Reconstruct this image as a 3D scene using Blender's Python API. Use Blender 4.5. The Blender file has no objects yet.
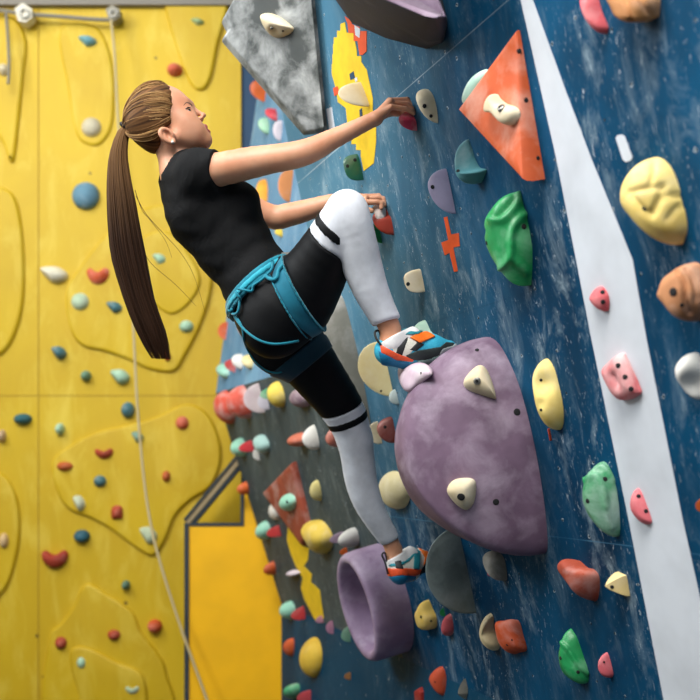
import bpy, bmesh, math, random
import numpy as np
from mathutils import Vector, Matrix
from mathutils.bvhtree import BVHTree

random.seed(7)
rng = np.random.default_rng(7)
S = bpy.context.scene
COL = S.collection

# ------------------------------------------------------------------ camera, world, lights, exposure
FPX, CX, CY, CAMZ = 1000.0, 350.0, 465.0, 2.0
cam = bpy.data.cameras.new('camera')
cam.sensor_width = 36.0
cam.lens = 36.0 * FPX / 700.0
cam.shift_y = (CY - 350.0) / 700.0
cam.clip_start, cam.clip_end = 0.05, 60
cam.dof.use_dof = True
cam.dof.focus_distance = 3.0
cam.dof.aperture_fstop = 2.4
camo = bpy.data.objects.new('camera', cam)
camo.location = (0, 0, CAMZ)
camo.rotation_euler = (math.pi / 2, 0, 0)
COL.objects.link(camo)
S.camera = camo

W = bpy.data.worlds.new('world')
S.world = W
W.use_nodes = True
bg = W.node_tree.nodes['Background']
bg.inputs[0].default_value = (0.80, 0.90, 1.0, 1)
bg.inputs[1].default_value = 0.20


def area(name, loc, target, size, power, col=(1, 1, 1), sy=None):
    l = bpy.data.lights.new(name, 'AREA')
    l.energy = power
    l.color = col
    l.shape = 'RECTANGLE'
    l.size = size
    l.size_y = sy or size
    o = bpy.data.objects.new(name, l)
    o.location = loc
    o.rotation_euler = (Vector(target) - Vector(loc)).to_track_quat('-Z', 'Y').to_euler()
    COL.objects.link(o)
    return o


area('hall_light', (-1.2, 0.6, 6.2), (0.1, 3.0, 2.0), 2.2, 470, (1.0, 0.97, 0.92))
area('hall_light', (-2.6, 4.3, 6.2), (-1.6, 6.4, 2.6), 2.2, 78, (1.0, 0.98, 0.92))
area('hall_light', (0.1, -1.7, 6.2), (0.4, 2.6, 2.4), 2.0, 130, (0.95, 0.98, 1.0))
area('window_light', (-4.3, 2.6, 4.6), (0, 3.0, 3.1), 2.4, 330, (0.93, 0.97, 1.0))

S.view_settings.view_transform = 'Standard'
S.view_settings.look = 'None'
S.view_settings.gamma = 1.0
S.view_settings.use_curve_mapping = False
S.view_settings.exposure = 0.0


# ------------------------------------------------------------------ helpers
def V(*a):
    return np.array(a, dtype=float)


CAM = V(0, 0, CAMZ)


def ray(px, py):
    return V((px - CX) / FPX, 1.0, (CY - py) / FPX)


def J(px, py, Y):
    return CAM + ray(px, py) * Y


def proj(P):
    P = np.asarray(P, float) - CAM
    return np.stack([CX + FPX * P[..., 0] / P[..., 1], CY - FPX * P[..., 2] / P[..., 1]], -1)


def unit(v):
    v = np.asarray(v, float)
    return v / np.linalg.norm(v)


class Plane:
    """a flat face: origin o, ex to the right, ey up, ez outwards"""
    def __init__(s, o, ex, ey, ez):
        s.o, s.ex, s.ey, s.ez = np.asarray(o, float), unit(ex), unit(ey), unit(ez)

    def hit(s, px, py, c=0.0):
        r = ray(px, py)
        t = (s.ez @ (s.o - CAM) + c) / (s.ez @ r)
        return CAM + r * t

    def loc(s, P):
        d = np.asarray(P, float) - s.o
        return np.stack([d @ s.ex, d @ s.ey, d @ s.ez], -1)

    def wor(s, L):
        L = np.asarray(L, float)
        return s.o + L[..., 0:1] * s.ex + L[..., 1:2] * s.ey + L[..., 2:3] * s.ez

    def mat(s, origin=None):
        o = s.o if origin is None else origin
        return Matrix(((s.ex[0], s.ey[0], s.ez[0], o[0]), (s.ex[1], s.ey[1], s.ez[1], o[1]),
                       (s.ex[2], s.ey[2], s.ez[2], o[2]), (0, 0, 0, 1)))


def lin(c):
    return tuple(((x / 255.0) / 12.92 if x / 255.0 <= 0.04045 else ((x / 255.0 + 0.055) / 1.055) ** 2.4) for x in c)


def tag(o, label=None, cat=None, group=None, kind=None):
    if label: o['label'] = label
    if cat: o['category'] = cat
    if group: o['group'] = group
    if kind: o['kind'] = kind
    return o


def link(o, parent=None):
    COL.objects.link(o)
    if parent is not None:
        o.parent = parent
        o.matrix_parent_inverse = parent.matrix_world.inverted()
    return o


def empty(name, loc, label, cat, group=None):
    o = bpy.data.objects.new(name, None)
    o.empty_display_size = 0.05
    o.location = loc
    o.matrix_world = Matrix.Translation(Vector(loc))
    COL.objects.link(o)
    return tag(o, label, cat, group)


def mesh_obj(name, verts, faces, mat, parent=None, M=None, smooth=True):
    """verts in world space; M (4x4) gives the object's own frame"""
    verts = np.asarray(verts, float)
    M = Matrix.Identity(4) if M is None else M
    Mi = np.array(M.inverted())
    lv = verts @ Mi[:3, :3].T + Mi[:3, 3]
    me = bpy.data.meshes.new(name)
    faces = np.asarray(faces) if isinstance(faces, np.ndarray) else faces
    if isinstance(faces, np.ndarray) and faces.ndim == 2:
        nf, k = faces.shape
        me.vertices.add(len(lv))
        me.vertices.foreach_set('co', lv.astype(np.float32).ravel())
        me.loops.add(nf * k)
        me.loops.foreach_set('vertex_index', faces.astype(np.int32).ravel())
        me.polygons.add(nf)
        me.polygons.foreach_set('loop_start', np.arange(0, nf * k, k, dtype=np.int32))
        me.update(calc_edges=True)
    else:
        me.from_pydata([tuple(v) for v in lv], [], [tuple(f) for f in faces])
        me.update()
    if smooth:
        me.polygons.foreach_set('use_smooth', [True] * len(me.polygons))
    me.materials.append(mat)
    o = bpy.data.objects.new(name, me)
    o.matrix_world = M
    link(o, parent)
    return o


def fix_normals(o):
    bm = bmesh.new()
    bm.from_mesh(o.data)
    bmesh.ops.recalc_face_normals(bm, faces=bm.faces)
    bm.to_mesh(o.data)
    bm.free()
    return o


def catmull(pts, n, closed=False):
    pts = np.asarray(pts, float)
    m = len(pts)
    segs = m if closed else m - 1
    out = []
    for i in np.linspace(0, segs, n, endpoint=not closed):
        k = min(int(i), segs - 1)
        t = i - k
        if closed:
            p0, p1, p2, p3 = pts[(k - 1) % m], pts[k % m], pts[(k + 1) % m], pts[(k + 2) % m]
        else:
            p0, p1, p2, p3 = pts[max(k - 1, 0)], pts[k], pts[k + 1], pts[min(k + 2, m - 1)]
        out.append(0.5 * (2 * p1 + (p2 - p0) * t + (2 * p0 - 5 * p1 + 4 * p2 - p3) * t * t + (3 * p1 - p0 - 3 * p2 + p3) * t ** 3))
    return np.array(out)


def resample(pts, n):
    """n points by arc length on a closed polyline, corners kept where they fall"""
    pts = np.asarray(pts, float)
    q = np.vstack([pts, pts[:1]])
    d = np.r_[0, np.cumsum(np.linalg.norm(np.diff(q, axis=0), axis=1))]
    t = np.linspace(0, d[-1], n, endpoint=False)
    for c in d[:-1]:
        t[np.argmin(abs(t - c))] = c
    return np.stack([np.interp(t, d, q[:, k]) for k in range(q.shape[1])], -1)


def tube(pts, r, sides=8, caps=True):
    pts = np.asarray(pts, float)
    n = len(pts)
    r = np.broadcast_to(np.asarray(r, float), (n,))
    T = np.gradient(pts, axis=0)
    T /= np.linalg.norm(T, axis=1)[:, None] + 1e-12
    a = V(0, 0, 1) if abs(T[0][2]) < 0.9 else V(1, 0, 0)
    N = unit(np.cross(T[0], a))
    vs = []
    for i in range(n):
        N = unit(N - T[i] * (N @ T[i]))
        B = np.cross(T[i], N)
        for k in range(sides):
            ph = 2 * math.pi * k / sides
            vs.append(pts[i] + r[i] * (math.cos(ph) * N + math.sin(ph) * B))
    fs = []
    for i in range(n - 1):
        for k in range(sides):
            k2 = (k + 1) % sides
            fs.append((i * sides + k, i * sides + k2, (i + 1) * sides + k2, (i + 1) * sides + k))
    if caps:
        fs.append(tuple(range(sides))[::-1])
        fs.append(tuple((n - 1) * sides + k for k in range(sides)))
    return np.array(vs), fs


# ------------------------------------------------------------------ materials
MATS = {}


def base_mat(name, col, rough=0.6, metal=0.0):
    m = bpy.data.materials.new(name)
    m.use_nodes = True
    nt = m.node_tree
    b = nt.nodes['Principled BSDF']
    b.inputs['Base Color'].default_value = (*lin(col), 1)
    b.inputs['Roughness'].default_value = rough
    b.inputs['Metallic'].default_value = metal
    return m, nt, b


def N(nt, kind, **kw):
    n = nt.nodes.new(kind)
    for k, v in kw.items():
        setattr(n, k, v)
    return n


def mapped_noise(nt, scale=(1, 1, 1), nscale=5.0, detail=4.0, rough=0.55, dist=0.0, loc=(0, 0, 0)):
    tc = N(nt, 'ShaderNodeTexCoord')
    mp = N(nt, 'ShaderNodeMapping')
    mp.inputs['Scale'].default_value = scale
    mp.inputs['Location'].default_value = loc
    no = N(nt, 'ShaderNodeTexNoise')
    no.inputs['Scale'].default_value = nscale
    no.inputs['Detail'].default_value = detail
    no.inputs['Roughness'].default_value = rough
    no.inputs['Distortion'].default_value = dist
    nt.links.new(tc.outputs['Object'], mp.inputs['Vector'])
    nt.links.new(mp.outputs[0], no.inputs['Vector'])
    return no


def ramp(nt, src, stops):
    r = N(nt, 'ShaderNodeValToRGB')
    e = r.color_ramp.elements
    while len(e) < len(stops):
        e.new(0.5)
    for i, (p, c) in enumerate(stops):
        e[i].position = p
        e[i].color = (*c, 1) if isinstance(c, tuple) else (c, c, c, 1)
    nt.links.new(src, r.inputs[0])
    return r.outputs[0]


def mix(nt, a, b, fac):
    m = N(nt, 'ShaderNodeMix', data_type='RGBA')
    for sock, v in ((m.inputs[0], fac), (m.inputs[6], a), (m.inputs[7], b)):
        if isinstance(v, tuple):
            sock.default_value = (*v, 1)
        elif isinstance(v, (int, float)):
            sock.default_value = v
        else:
            nt.links.new(v, sock)
    return m.outputs[2]


def math_n(nt, op, a, b=None, c=None):
    m = N(nt, 'ShaderNodeMath', operation=op)
    for i, v in enumerate((a, b, c)):
        if v is None: continue
        if isinstance(v, (int, float)): m.inputs[i].default_value = v
        else: nt.links.new(v, m.inputs[i])
    return m.outputs[0]


def bump(nt, b, h, strength=0.3, dist=0.002):
    n = N(nt, 'ShaderNodeBump')
    n.inputs['Strength'].default_value = strength
    n.inputs['Distance'].default_value = dist
    nt.links.new(h, n.inputs['Height'])
    nt.links.new(n.outputs[0], b.inputs['Normal'])


def hold_mat(col, chalk=0.35, rough=0.75, col2=None, chalk_col=(236, 232, 228)):
    """cast resin hold: mottled colour, rubbed-in chalk, sandy grain"""
    key = ('hold', col, chalk, rough, col2, chalk_col)
    if key in MATS: return MATS[key]
    m, nt, b = base_mat('hold_resin', col, rough)
    n1 = mapped_noise(nt, nscale=7, detail=4, loc=(col[0] * .1, col[1] * .1, 0))
    dark = tuple(x * 0.72 for x in lin(col)) if col2 is None else lin(col2)
    c1 = mix(nt, dark, lin(col), ramp(nt, n1.outputs[0], [(0.32, 0.0), (0.62, 1.0)]))
    n2 = mapped_noise(nt, nscale=9, detail=5, rough=0.6, dist=0.3, loc=(3 + col[2] * .1, 1, 2))
    f = ramp(nt, n2.outputs[0], [(0.56 - 0.28 * chalk, 0.0), (0.92 - 0.2 * chalk, min(1.0, chalk * 1.5))])
    c2 = mix(nt, c1, lin(chalk_col), f)
    nt.links.new(c2, b.inputs['Base Color'])
    n3 = mapped_noise(nt, nscale=420, detail=2)
    bump(nt, b, n3.outputs[0], 0.25, 0.001)
    MATS[key] = m
    return m


def plain(name, col, rough=0.6, metal=0.0, grain=200, gs=0.15):
    key = (name, col, rough, metal)
    if key in MATS: return MATS[key]
    m, nt, b = base_mat(name, col, rough, metal)
    n = mapped_noise(nt, nscale=grain, detail=3)
    c = mix(nt, tuple(x * 0.85 for x in lin(col)), lin(col), ramp(nt, n.outputs[0], [(0.3, 0.0), (0.6, 1.0)]))
    nt.links.new(c, b.inputs['Base Color'])
    bump(nt, b, n.outputs[0], gs, 0.001)
    MATS[key] = m
    return m


DARK_HOLE = plain('bolt_hole', (24, 24, 26), 0.9)
STEEL = plain('steel', (170, 168, 160), 0.35, 0.9)

# ------------------------------------------------------------------ planes of the place
TH, PH = math.radians(20.6), math.radians(13.4)
H = V(-math.sin(TH), math.cos(TH), 0)                   # along the blue wall, away from the camera
MH = V(-math.cos(TH), -math.sin(TH), 0)                 # horizontal, out of the blue wall


def leaning(o, ph):
    n = MH * math.cos(ph) - V(0, 0, 1) * math.sin(ph)
    f = MH * math.sin(ph) + V(0, 0, 1) * math.cos(ph)
    return Plane(o, -H, f, n)


BLUE = leaning(CAM + ray(410, 120) * 3.0, PH)
YW = 6.5
YEL = Plane(V(0, YW, CAMZ), V(1, 0, 0), V(0, 0, 1), V(0, -1, 0))
HINGE_L = BLUE.hit(216, 393)
HINGE_R = HINGE_L + (-H) * float((BLUE.hit(335, 352) - HINGE_L) @ (-H))
SLAB = leaning(HINGE_L, math.radians(-8.0))             # upper far facet, leaning back


# ------------------------------------------------------------------ wall materials
def seam_value(px, py):
    return float(BLUE.loc(BLUE.hit(px, py))[1])


def wall_mat(name, deep, mid, chalk, chalk_amt, seams=(), wear=None, smear=1.0):
    m, nt, b = base_mat(name, deep, 0.6)
    b.inputs['Specular IOR Level'].default_value = .12
    tc = N(nt, 'ShaderNodeTexCoord')
    sp = N(nt, 'ShaderNodeSeparateXYZ')
    nt.links.new(tc.outputs['Object'], sp.inputs[0])
    n0 = mapped_noise(nt, (1.3, .8, 1), 1.6, 5, .6, .8)
    c = mix(nt, lin(deep), lin(mid), ramp(nt, n0.outputs[0], [(0.35, 0.0), (0.68, 1.0)]))
    if wear is not None:                                  # scuffed, chalk-greyed stretch along the wall
        xa, xb, wcol, ya, yb = wear
        nz = mapped_noise(nt, (1.5, .5, 1), 2.2, 5, .6, .7, (4, 4, 0))
        x2 = math_n(nt, 'ADD', sp.outputs[0], math_n(nt, 'MULTIPLY', math_n(nt, 'SUBTRACT', nz.outputs[0], 0.5), 0.9))
        mr = N(nt, 'ShaderNodeMapRange')
        mr.inputs[1].default_value, mr.inputs[2].default_value = xa, xb
        mr.inputs[3].default_value, mr.inputs[4].default_value = 0.85, 0.0
        nt.links.new(x2, mr.inputs[0])
        my = N(nt, 'ShaderNodeMapRange')
        my.inputs[1].default_value, my.inputs[2].default_value = ya, yb
        nt.links.new(math_n(nt, 'ADD', sp.outputs[1], math_n(nt, 'MULTIPLY', nz.outputs[0], .5)), my.inputs[0])
        c = mix(nt, c, lin(wcol), math_n(nt, 'MULTIPLY', mr.outputs[0], my.outputs[0]))
    # streaks of chalk along the fall line, patches of it, fine scratches
    n1 = mapped_noise(nt, (2.4, 1.0, 1), 5.0, 9, .74, .5)
    f1 = ramp(nt, n1.outputs[0], [(0.50, 0.0), (0.60, .22 * chalk_amt), (0.76, chalk_amt)])
    n2 = mapped_noise(nt, (1.0, .75, 1), 2.3, 3, .5, .3, (9, 2, 0))
    f2 = ramp(nt, n2.outputs[0], [(0.38, 0.15), (0.60, 1.0)])
    fm = math_n(nt, 'MULTIPLY', f1, math_n(nt, 'MULTIPLY', f2, smear))
    c = mix(nt, c, lin(chalk), fm)
    n3 = mapped_noise(nt, (9, 2.2, 1), 7.0, 4, .6, 2.5, (1, 7, 0))
    f3 = ramp(nt, n3.outputs[0], [(0.635, 0.0), (0.68, 0.6 * chalk_amt)])
    c = mix(nt, c, lin((225, 232, 236)), math_n(nt, 'MULTIPLY', f3, f2))
    # bolt holes: scattered dark dots with a chipped pale rim
    vo = N(nt, 'ShaderNodeTexVoronoi', voronoi_dimensions='2D')
    vo.inputs['Scale'].default_value = 6.2
    vo.inputs['Randomness'].default_value = 0.75
    nt.links.new(tc.outputs['Object'], vo.inputs['Vector'])
    nrim = mapped_noise(nt, (1, 1, 1), 85, 3)
    dd = math_n(nt, 'ADD', vo.outputs['Distance'], math_n(nt, 'MULTIPLY', math_n(nt, 'SUBTRACT', nrim.outputs[0], 0.5), 0.11))
    c = mix(nt, c, lin((205, 214, 218)), math_n(nt, 'MULTIPLY', math_n(nt, 'LESS_THAN', dd, 0.026), 0.55))
    hole = math_n(nt, 'LESS_THAN', vo.outputs['Distance'], 0.021)
    c = mix(nt, c, lin((16, 20, 24)), math_n(nt, 'MULTIPLY', hole, 0.95))
    for sv, wd, sc, amt in seams:
        ab = math_n(nt, 'ABSOLUTE', math_n(nt, 'SUBTRACT', sp.outputs[1], sv))
        c = mix(nt, c, lin(sc), math_n(nt, 'MULTIPLY', math_n(nt, 'MULTIPLY', math_n(nt, 'LESS_THAN', ab, wd), f2), amt))
    nt.links.new(c, b.inputs['Base Color'])
    nr = mapped_noise(nt, (1, 1, 1), 300, 3)
    bump(nt, b, nr.outputs[0], 0.12, 0.001)
    return m


xw = lambda px, py: float(BLUE.loc(BLUE.hit(px, py))[0])
BLUE_M = wall_mat('blue_painted_plywood', (0, 42, 68), (0, 72, 108), (188, 208, 216), 0.8,
                  [(seam_value(398, 96), .0016, (196, 208, 214), .75), (seam_value(650, 254), .0022, (3, 34, 58), .12),
                   (seam_value(590, 541), .0016, (70, 120, 150), .6), (seam_value(470, 300), .001, (60, 110, 140), .0)],
                  (xw(325, 100), xw(500, 190), (84, 132, 156), seam_value(400, 480), seam_value(410, 200)))
GREY_M = wall_mat('grey_worn_plywood', (46, 58, 64), (72, 84, 86), (150, 158, 158), 0.6, wear=None)
PALE_M = wall_mat('pale_blue_plywood', (78, 120, 152), (108, 150, 178), (190, 204, 214), 0.6, wear=None)
KICK_M = wall_mat('navy_kick_panel', (2, 46, 70), (6, 62, 88), (120, 150, 165), 0.3, wear=None)
BARE_M = plain('bare_plywood', (70, 60, 48), 0.8)
NAVY_M = plain('navy_side_wall', (30, 66, 98), 0.7, 0, 8, .1)


def slab(name, poly, plane, thick, mat, kind='structure', parent=None, side_mat=None, front=0.0):
    """flat panel: poly = world points on the plane, extruded backwards"""
    L = plane.loc(poly)
    n = len(L)
    f = L.copy(); f[:, 2] = front
    k = L.copy(); k[:, 2] = front - thick
    vs = plane.wor(np.vstack([f, k]))
    fs = [tuple(range(n)), tuple(range(2 * n - 1, n - 1, -1))] + [(i, i + n, (i + 1) % n + n, (i + 1) % n) for i in range(n)]
    o = mesh_obj(name, vs, fs, mat, parent, plane.mat(), smooth=False)
    fix_normals(o)
    if side_mat:
        o.data.materials.append(side_mat)
        for p in o.data.polygons:
            if abs(p.normal.z) < 0.5: p.material_index = 1
    if kind: o['kind'] = kind
    return o


# ------------------------------------------------------------------ structure: room
FOLD_Z = 1.2


def blue_at(s, z):
    """point on the main blue plane s metres along -H from HINGE_L, at height z"""
    w = (z - HINGE_L[2]) / BLUE.ey[2]
    return HINGE_L + BLUE.ex * s + BLUE.ey * w


sR = float((HINGE_R - HINGE_L) @ BLUE.ex)
s_left_low = float((BLUE.hit(281, 602) - HINGE_L) @ BLUE.ex)
s_end = 6.6
TOPZ = 6.35
wall_right = slab('wall_right', [blue_at(sR, TOPZ), blue_at(sR, FOLD_Z), blue_at(s_end, FOLD_Z), blue_at(s_end, TOPZ)], BLUE, .10, BLUE_M, side_mat=BARE_M)
wall_grey = slab('wall_right_lower', [HINGE_L, blue_at(s_left_low, FOLD_Z), blue_at(sR, FOLD_Z), blue_at(sR, HINGE_L[2])], BLUE, .10, GREY_M, side_mat=BARE_M)
wl = BLUE.loc
up_len = (TOPZ - HINGE_L[2]) / SLAB.ey[2]
wall_pale = slab('wall_right_upper', [HINGE_L, HINGE_L + SLAB.ex * (sR + .2), HINGE_L + SLAB.ex * (sR + .2) + SLAB.ey * up_len, HINGE_L + SLAB.ey * up_len], SLAB, .10, PALE_M, side_mat=NAVY_M)
KICK = Plane(blue_at(0, FOLD_Z), -H, V(0, 0, 1), MH)
kl = [blue_at(s_left_low, FOLD_Z), blue_at(s_end, FOLD_Z)]
wall_kick = slab('wall_right_base', [kl[0], kl[0] - V(0, 0, FOLD_Z), kl[1] - V(0, 0, FOLD_Z), kl[1]], KICK, .10, KICK_M, side_mat=BARE_M)


def yellow_mat():
    m, nt, b = base_mat('yellow_wall_render', (226, 178, 30), 0.6)
    tc = N(nt, 'ShaderNodeTexCoord')
    n0 = mapped_noise(nt, (.8, .5, .5), 1.2, 5, .6, .5)
    c = mix(nt, lin((184, 150, 0)), lin((206, 172, 8)), ramp(nt, n0.outputs[0], [(0.3, 0.0), (0.7, 1.0)]))
    n1 = mapped_noise(nt, (2.5, 2.5, .8), 3.0, 7, .65, .8, (5, 0, 1))
    c = mix(nt, c, lin((226, 204, 84)), ramp(nt, n1.outputs[0], [(0.5, 0.0), (0.78, 0.55)]))
    vo = N(nt, 'ShaderNodeTexVoronoi', voronoi_dimensions='3D')
    vo.inputs['Scale'].default_value = 4.0
    vo.inputs['Randomness'].default_value = 0.6
    nt.links.new(tc.outputs['Object'], vo.inputs['Vector'])
    c = mix(nt, c, lin((60, 46, 14)), math_n(nt, 'MULTIPLY', math_n(nt, 'LESS_THAN', vo.outputs['Distance'], 0.055), 0.8))
    nt.links.new(c, b.inputs['Base Color'])
    bump(nt, b, n1.outputs[0], 0.15, 0.01)
    return m


YEL_M = yellow_mat()
yx = lambda px: (px - CX) / FPX * YW
yz = lambda py: CAMZ + (CY - py) / FPX * YW
YTOP = yz(8)
XE = yx(241)


def ybox(name, x0, x1, y0, y1, z0, z1, mat, parent=None, kind=None, bevel=0.0):
    vs = [(x, y, z) for x in (x0, x1) for y in (y0, y1) for z in (z0, z1)]
    fs = [(0, 1, 3, 2), (4, 6, 7, 5), (0, 4, 5, 1), (2, 3, 7, 6), (0, 2, 6, 4), (1, 5, 7, 3)]
    o = mesh_obj(name, vs, fs, mat, parent, Matrix.Translation(((x0 + x1) / 2, (y0 + y1) / 2, z0)), smooth=False)
    fix_normals(o)
    if bevel:
        md = o.modifiers.new('bevel', 'BEVEL'); md.width = bevel; md.segments = 2
    if kind: o['kind'] = kind
    return o


wall_yellow = ybox('wall_front', -4.4, XE, YW, YW + .2, 0, YTOP, YEL_M, kind='structure')
ybox('wall_back', XE, 2.6, YW + .02, YW + .2, 0, 6.4, NAVY_M, kind='structure')
ybox('wall_front_upper', -4.4, XE, YW + .12, YW + .22, YTOP, 6.4, plain('grey_upper_wall', (150, 146, 136), .8, 0, 3), kind='structure')
ybox('wall_left', -4.6, -4.4, -3, YW + .2, 0, 6.4, plain('white_wall', (205, 200, 190), .8, 0, 3), kind='structure')
ybox('floor', -4.6, 4.5, -3, YW + .2, -.15, 0, plain('grey_floor_mat', (58, 62, 68), .85, 0, 12), kind='structure')
ybox('ceiling', -4.6, 4.5, -3, YW + .2, 6.4, 6.5, plain('grey_ceiling', (160, 160, 158), .9, 0, 3), kind='structure')
ybox('trim_1', -4.4, XE, YW - .05, YW + .12, YTOP, YTOP + .07, plain('grey_coping', (128, 122, 112), .7), kind='structure')
# sheet seams of the yellow wall: shallow dark grooves standing as thin inlaid strips
SEAM_M = plain('seam_filler', (150, 118, 20), .8)
ybox('sheet_seam', yx(38), yx(38.9), YW - .002, YW + .01, 0, YTOP, SEAM_M, parent=wall_yellow)
ybox('sheet_seam', yx(-70), XE, YW - .002, YW + .01, yz(396), yz(395.3), SEAM_M, parent=wall_yellow)


# raised plates moulded into the yellow wall
def relief(px_pts, h=.030, n=70, closed=True):
    P = catmull([YEL.hit(*p) for p in px_pts], n, closed=True)
    L = YEL.loc(P)
    c = L.mean(0)
    rings = []
    area2 = np.sum(L[:, 0] * np.roll(L[:, 1], -1) - np.roll(L[:, 0], -1) * L[:, 1])
    T = np.roll(L, -1, 0) - np.roll(L, 1, 0)
    nn = np.stack([-T[:, 1], T[:, 0], 0 * T[:, 0]], -1)
    nn /= np.linalg.norm(nn, axis=1)[:, None] + 1e-9
    if area2 < 0: nn = -nn
    for ins, z in ((0, -.01), (.004, h * .45), (.010, h * .8), (.018, h * .96), (.026, h)):
        r = L + nn * ins
        r[:, 2] = z
        rings.append(r)
    vs = YEL.wor(np.vstack(rings))
    fs = [(j * n + i, j * n + (i + 1) % n, (j + 1) * n + (i + 1) % n, (j + 1) * n + i) for j in range(4) for i in range(n)]
    fs.append(tuple(4 * n + i for i in range(n)))
    o = mesh_obj('raised_plate', vs, fs, YEL_M, wall_yellow, Matrix.Translation(Vector(YEL.wor(c[None])[0])))
    fix_normals(o)
    return o


relief([(163, 2), (175, 45), (190, 84), (203, 91), (212, 78), (219, 45), (229, 8), (232, -20), (160, -20)])
relief([(66, 292), (84, 262), (108, 233), (140, 210), (190, 205), (212, 240), (213, 285), (203, 322), (186, 356), (174, 372), (150, 370), (128, 360), (105, 352), (82, 346), (70, 328)])
relief([(140, 240), (170, 232), (196, 262), (202, 286), (188, 308), (170, 316), (150, 300), (136, 268)], .05)
relief([(52, 462), (72, 444), (96, 432), (130, 424), (158, 416), (184, 404), (204, 410), (217, 430), (222, 458), (212, 486), (192, 500), (176, 516), (166, 540), (154, 556), (136, 548), (112, 530), (90, 518), (70, 510), (58, 494)])
relief([(52, 720), (49, 640), (62, 622), (74, 605), (80, 590), (90, 583), (106, 592), (132, 610), (142, 632), (158, 652), (167, 672), (168, 720)])
relief([(88, 720), (78, 690), (70, 660), (74, 646), (92, 646), (120, 660), (144, 672), (150, 700), (150, 720)], .055)
relief([(-30, 465), (2, 473), (16, 492), (21, 520), (18, 555), (4, 592), (-30, 610)])
relief([(-30, 200), (8, 190), (22, 222), (25, 290), (17, 332), (0, 356), (-30, 360)])
relief([(-30, 20), (10, 16), (27, 40), (24, 80), (19, 130), (15, 160), (9, 161), (2, 142), (-30, 90)])
relief([(60, 30), (95, 26), (112, 60), (114, 118), (104, 142), (90, 146), (76, 134), (68, 90)], .02)


# ------------------------------------------------------------------ painted marks on the walls
def painted(name, px_pts, plane, mat, parent, front=.0012, n=None):
    pts = [plane.hit(*p) for p in px_pts]
    o = slab(name, pts, plane, .0012, mat, None, parent, front=front)
    return o


PAINT_W = plain('white_paint', (206, 212, 220), .6, 0, 6)
PAINT_Y = plain('yellow_paint', (232, 194, 30), .6, 0, 20)
PAINT_R = plain('red_orange_paint', (224, 82, 34), .6, 0, 20)
PAINT_B = plain('dark_blue_paint', (16, 62, 96), .6, 0, 20)
stripe = painted('painted_stripe', [(519.5, -10), (521, 0), (557, 160), (592, 340), (629, 520), (664, 700), (686, 800), (745, 800), (722, 700), (700, 596), (683, 520), (647, 340), (633, 260), (592, 160), (566, 91), (533, 0), (529, -10)], BLUE, PAINT_W, wall_right)
painted('painted_cross', [(444, 217.5), (447.5, 216.5), (451.3, 234.3), (459, 233), (460, 246), (453.5, 247.5), (458, 271), (454.3, 272), (449.7, 252.6), (445, 255.5), (441.5, 242.5), (448.5, 240)], BLUE, PAINT_R, wall_right)


def steps(a, b, n):
    """stair-stepped edge between two pixels, as pixel-art paint has"""
    out = []
    for i in range(n):
        t0, t1 = i / n, (i + 1) / n
        out += [(a[0] + (b[0] - a[0]) * t0, a[1] + (b[1] - a[1]) * t0), (a[0] + (b[0] - a[0]) * t0, a[1] + (b[1] - a[1]) * t1)]
    return out


yel = [(345, 22), (347, 33), (353, 31)] + steps((357, 50), (366, 62), 2) + [(367, 70)] + steps((373, 98), (378, 142), 3) + [(374, 163), (364, 171)] + steps((361, 156), (347, 138), 3) + [(348, 128), (346, 108), (338, 102), (336, 88)] + steps((332, 74), (334, 44), 3) + steps((334, 44), (344, 24), 3)
painted('painted_patch', yel, BLUE, PAINT_Y, wall_right)
red = [(345, 16), (352, 21), (352, 24), (360, 27), (360, 31), (367, 31), (367, 51), (363, 55), (360, 55), (358, 41), (354, 41), (354, 33), (349, 33), (348, 24)]
painted('painted_patch', red, BLUE, PAINT_R, wall_right, .0018)
painted('painted_patch', [(355, 25), (361, 29), (360, 38), (356, 35)], BLUE, PAINT_W, wall_right, .0024)
painted('painted_patch', [(350, 74), (354, 71), (355.5, 78), (351, 80)], BLUE, PAINT_B, wall_right, .0024)
painted('painted_patch', [(355, 78), (357.5, 77), (358, 81), (356, 82)], BLUE, PAINT_W, wall_right, .0024)
painted('painted_patch', [(333.5, 88), (338, 86), (340, 93), (335, 96)], BLUE, PAINT_R, wall_right, .0024)
painted('painted_patch', [(360, 110), (362.3, 108), (363, 116), (360.5, 117)], BLUE, PAINT_B, wall_right, .0024)
painted('tape_mark', [(326.5, 109), (332, 107), (335, 128), (329.5, 130)], BLUE, PAINT_W, wall_right)
painted('tape_mark', [(616, 138), (618, 135), (622, 134.5), (625, 136.5), (632.5, 157), (631, 160.5), (626, 162), (623, 159.5)], BLUE, PAINT_W, wall_right)
pat = [(288, 526), (296, 536), (302, 536), (303, 546), (309, 548), (308, 560), (304, 566), (312, 574), (311, 582), (320, 590), (322, 606), (324, 618), (316, 622), (310, 610), (304, 598), (301, 588), (303, 578), (296, 566), (291, 554), (287, 540)]
painted('painted_patch', pat, BLUE, PAINT_Y, wall_grey)


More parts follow.
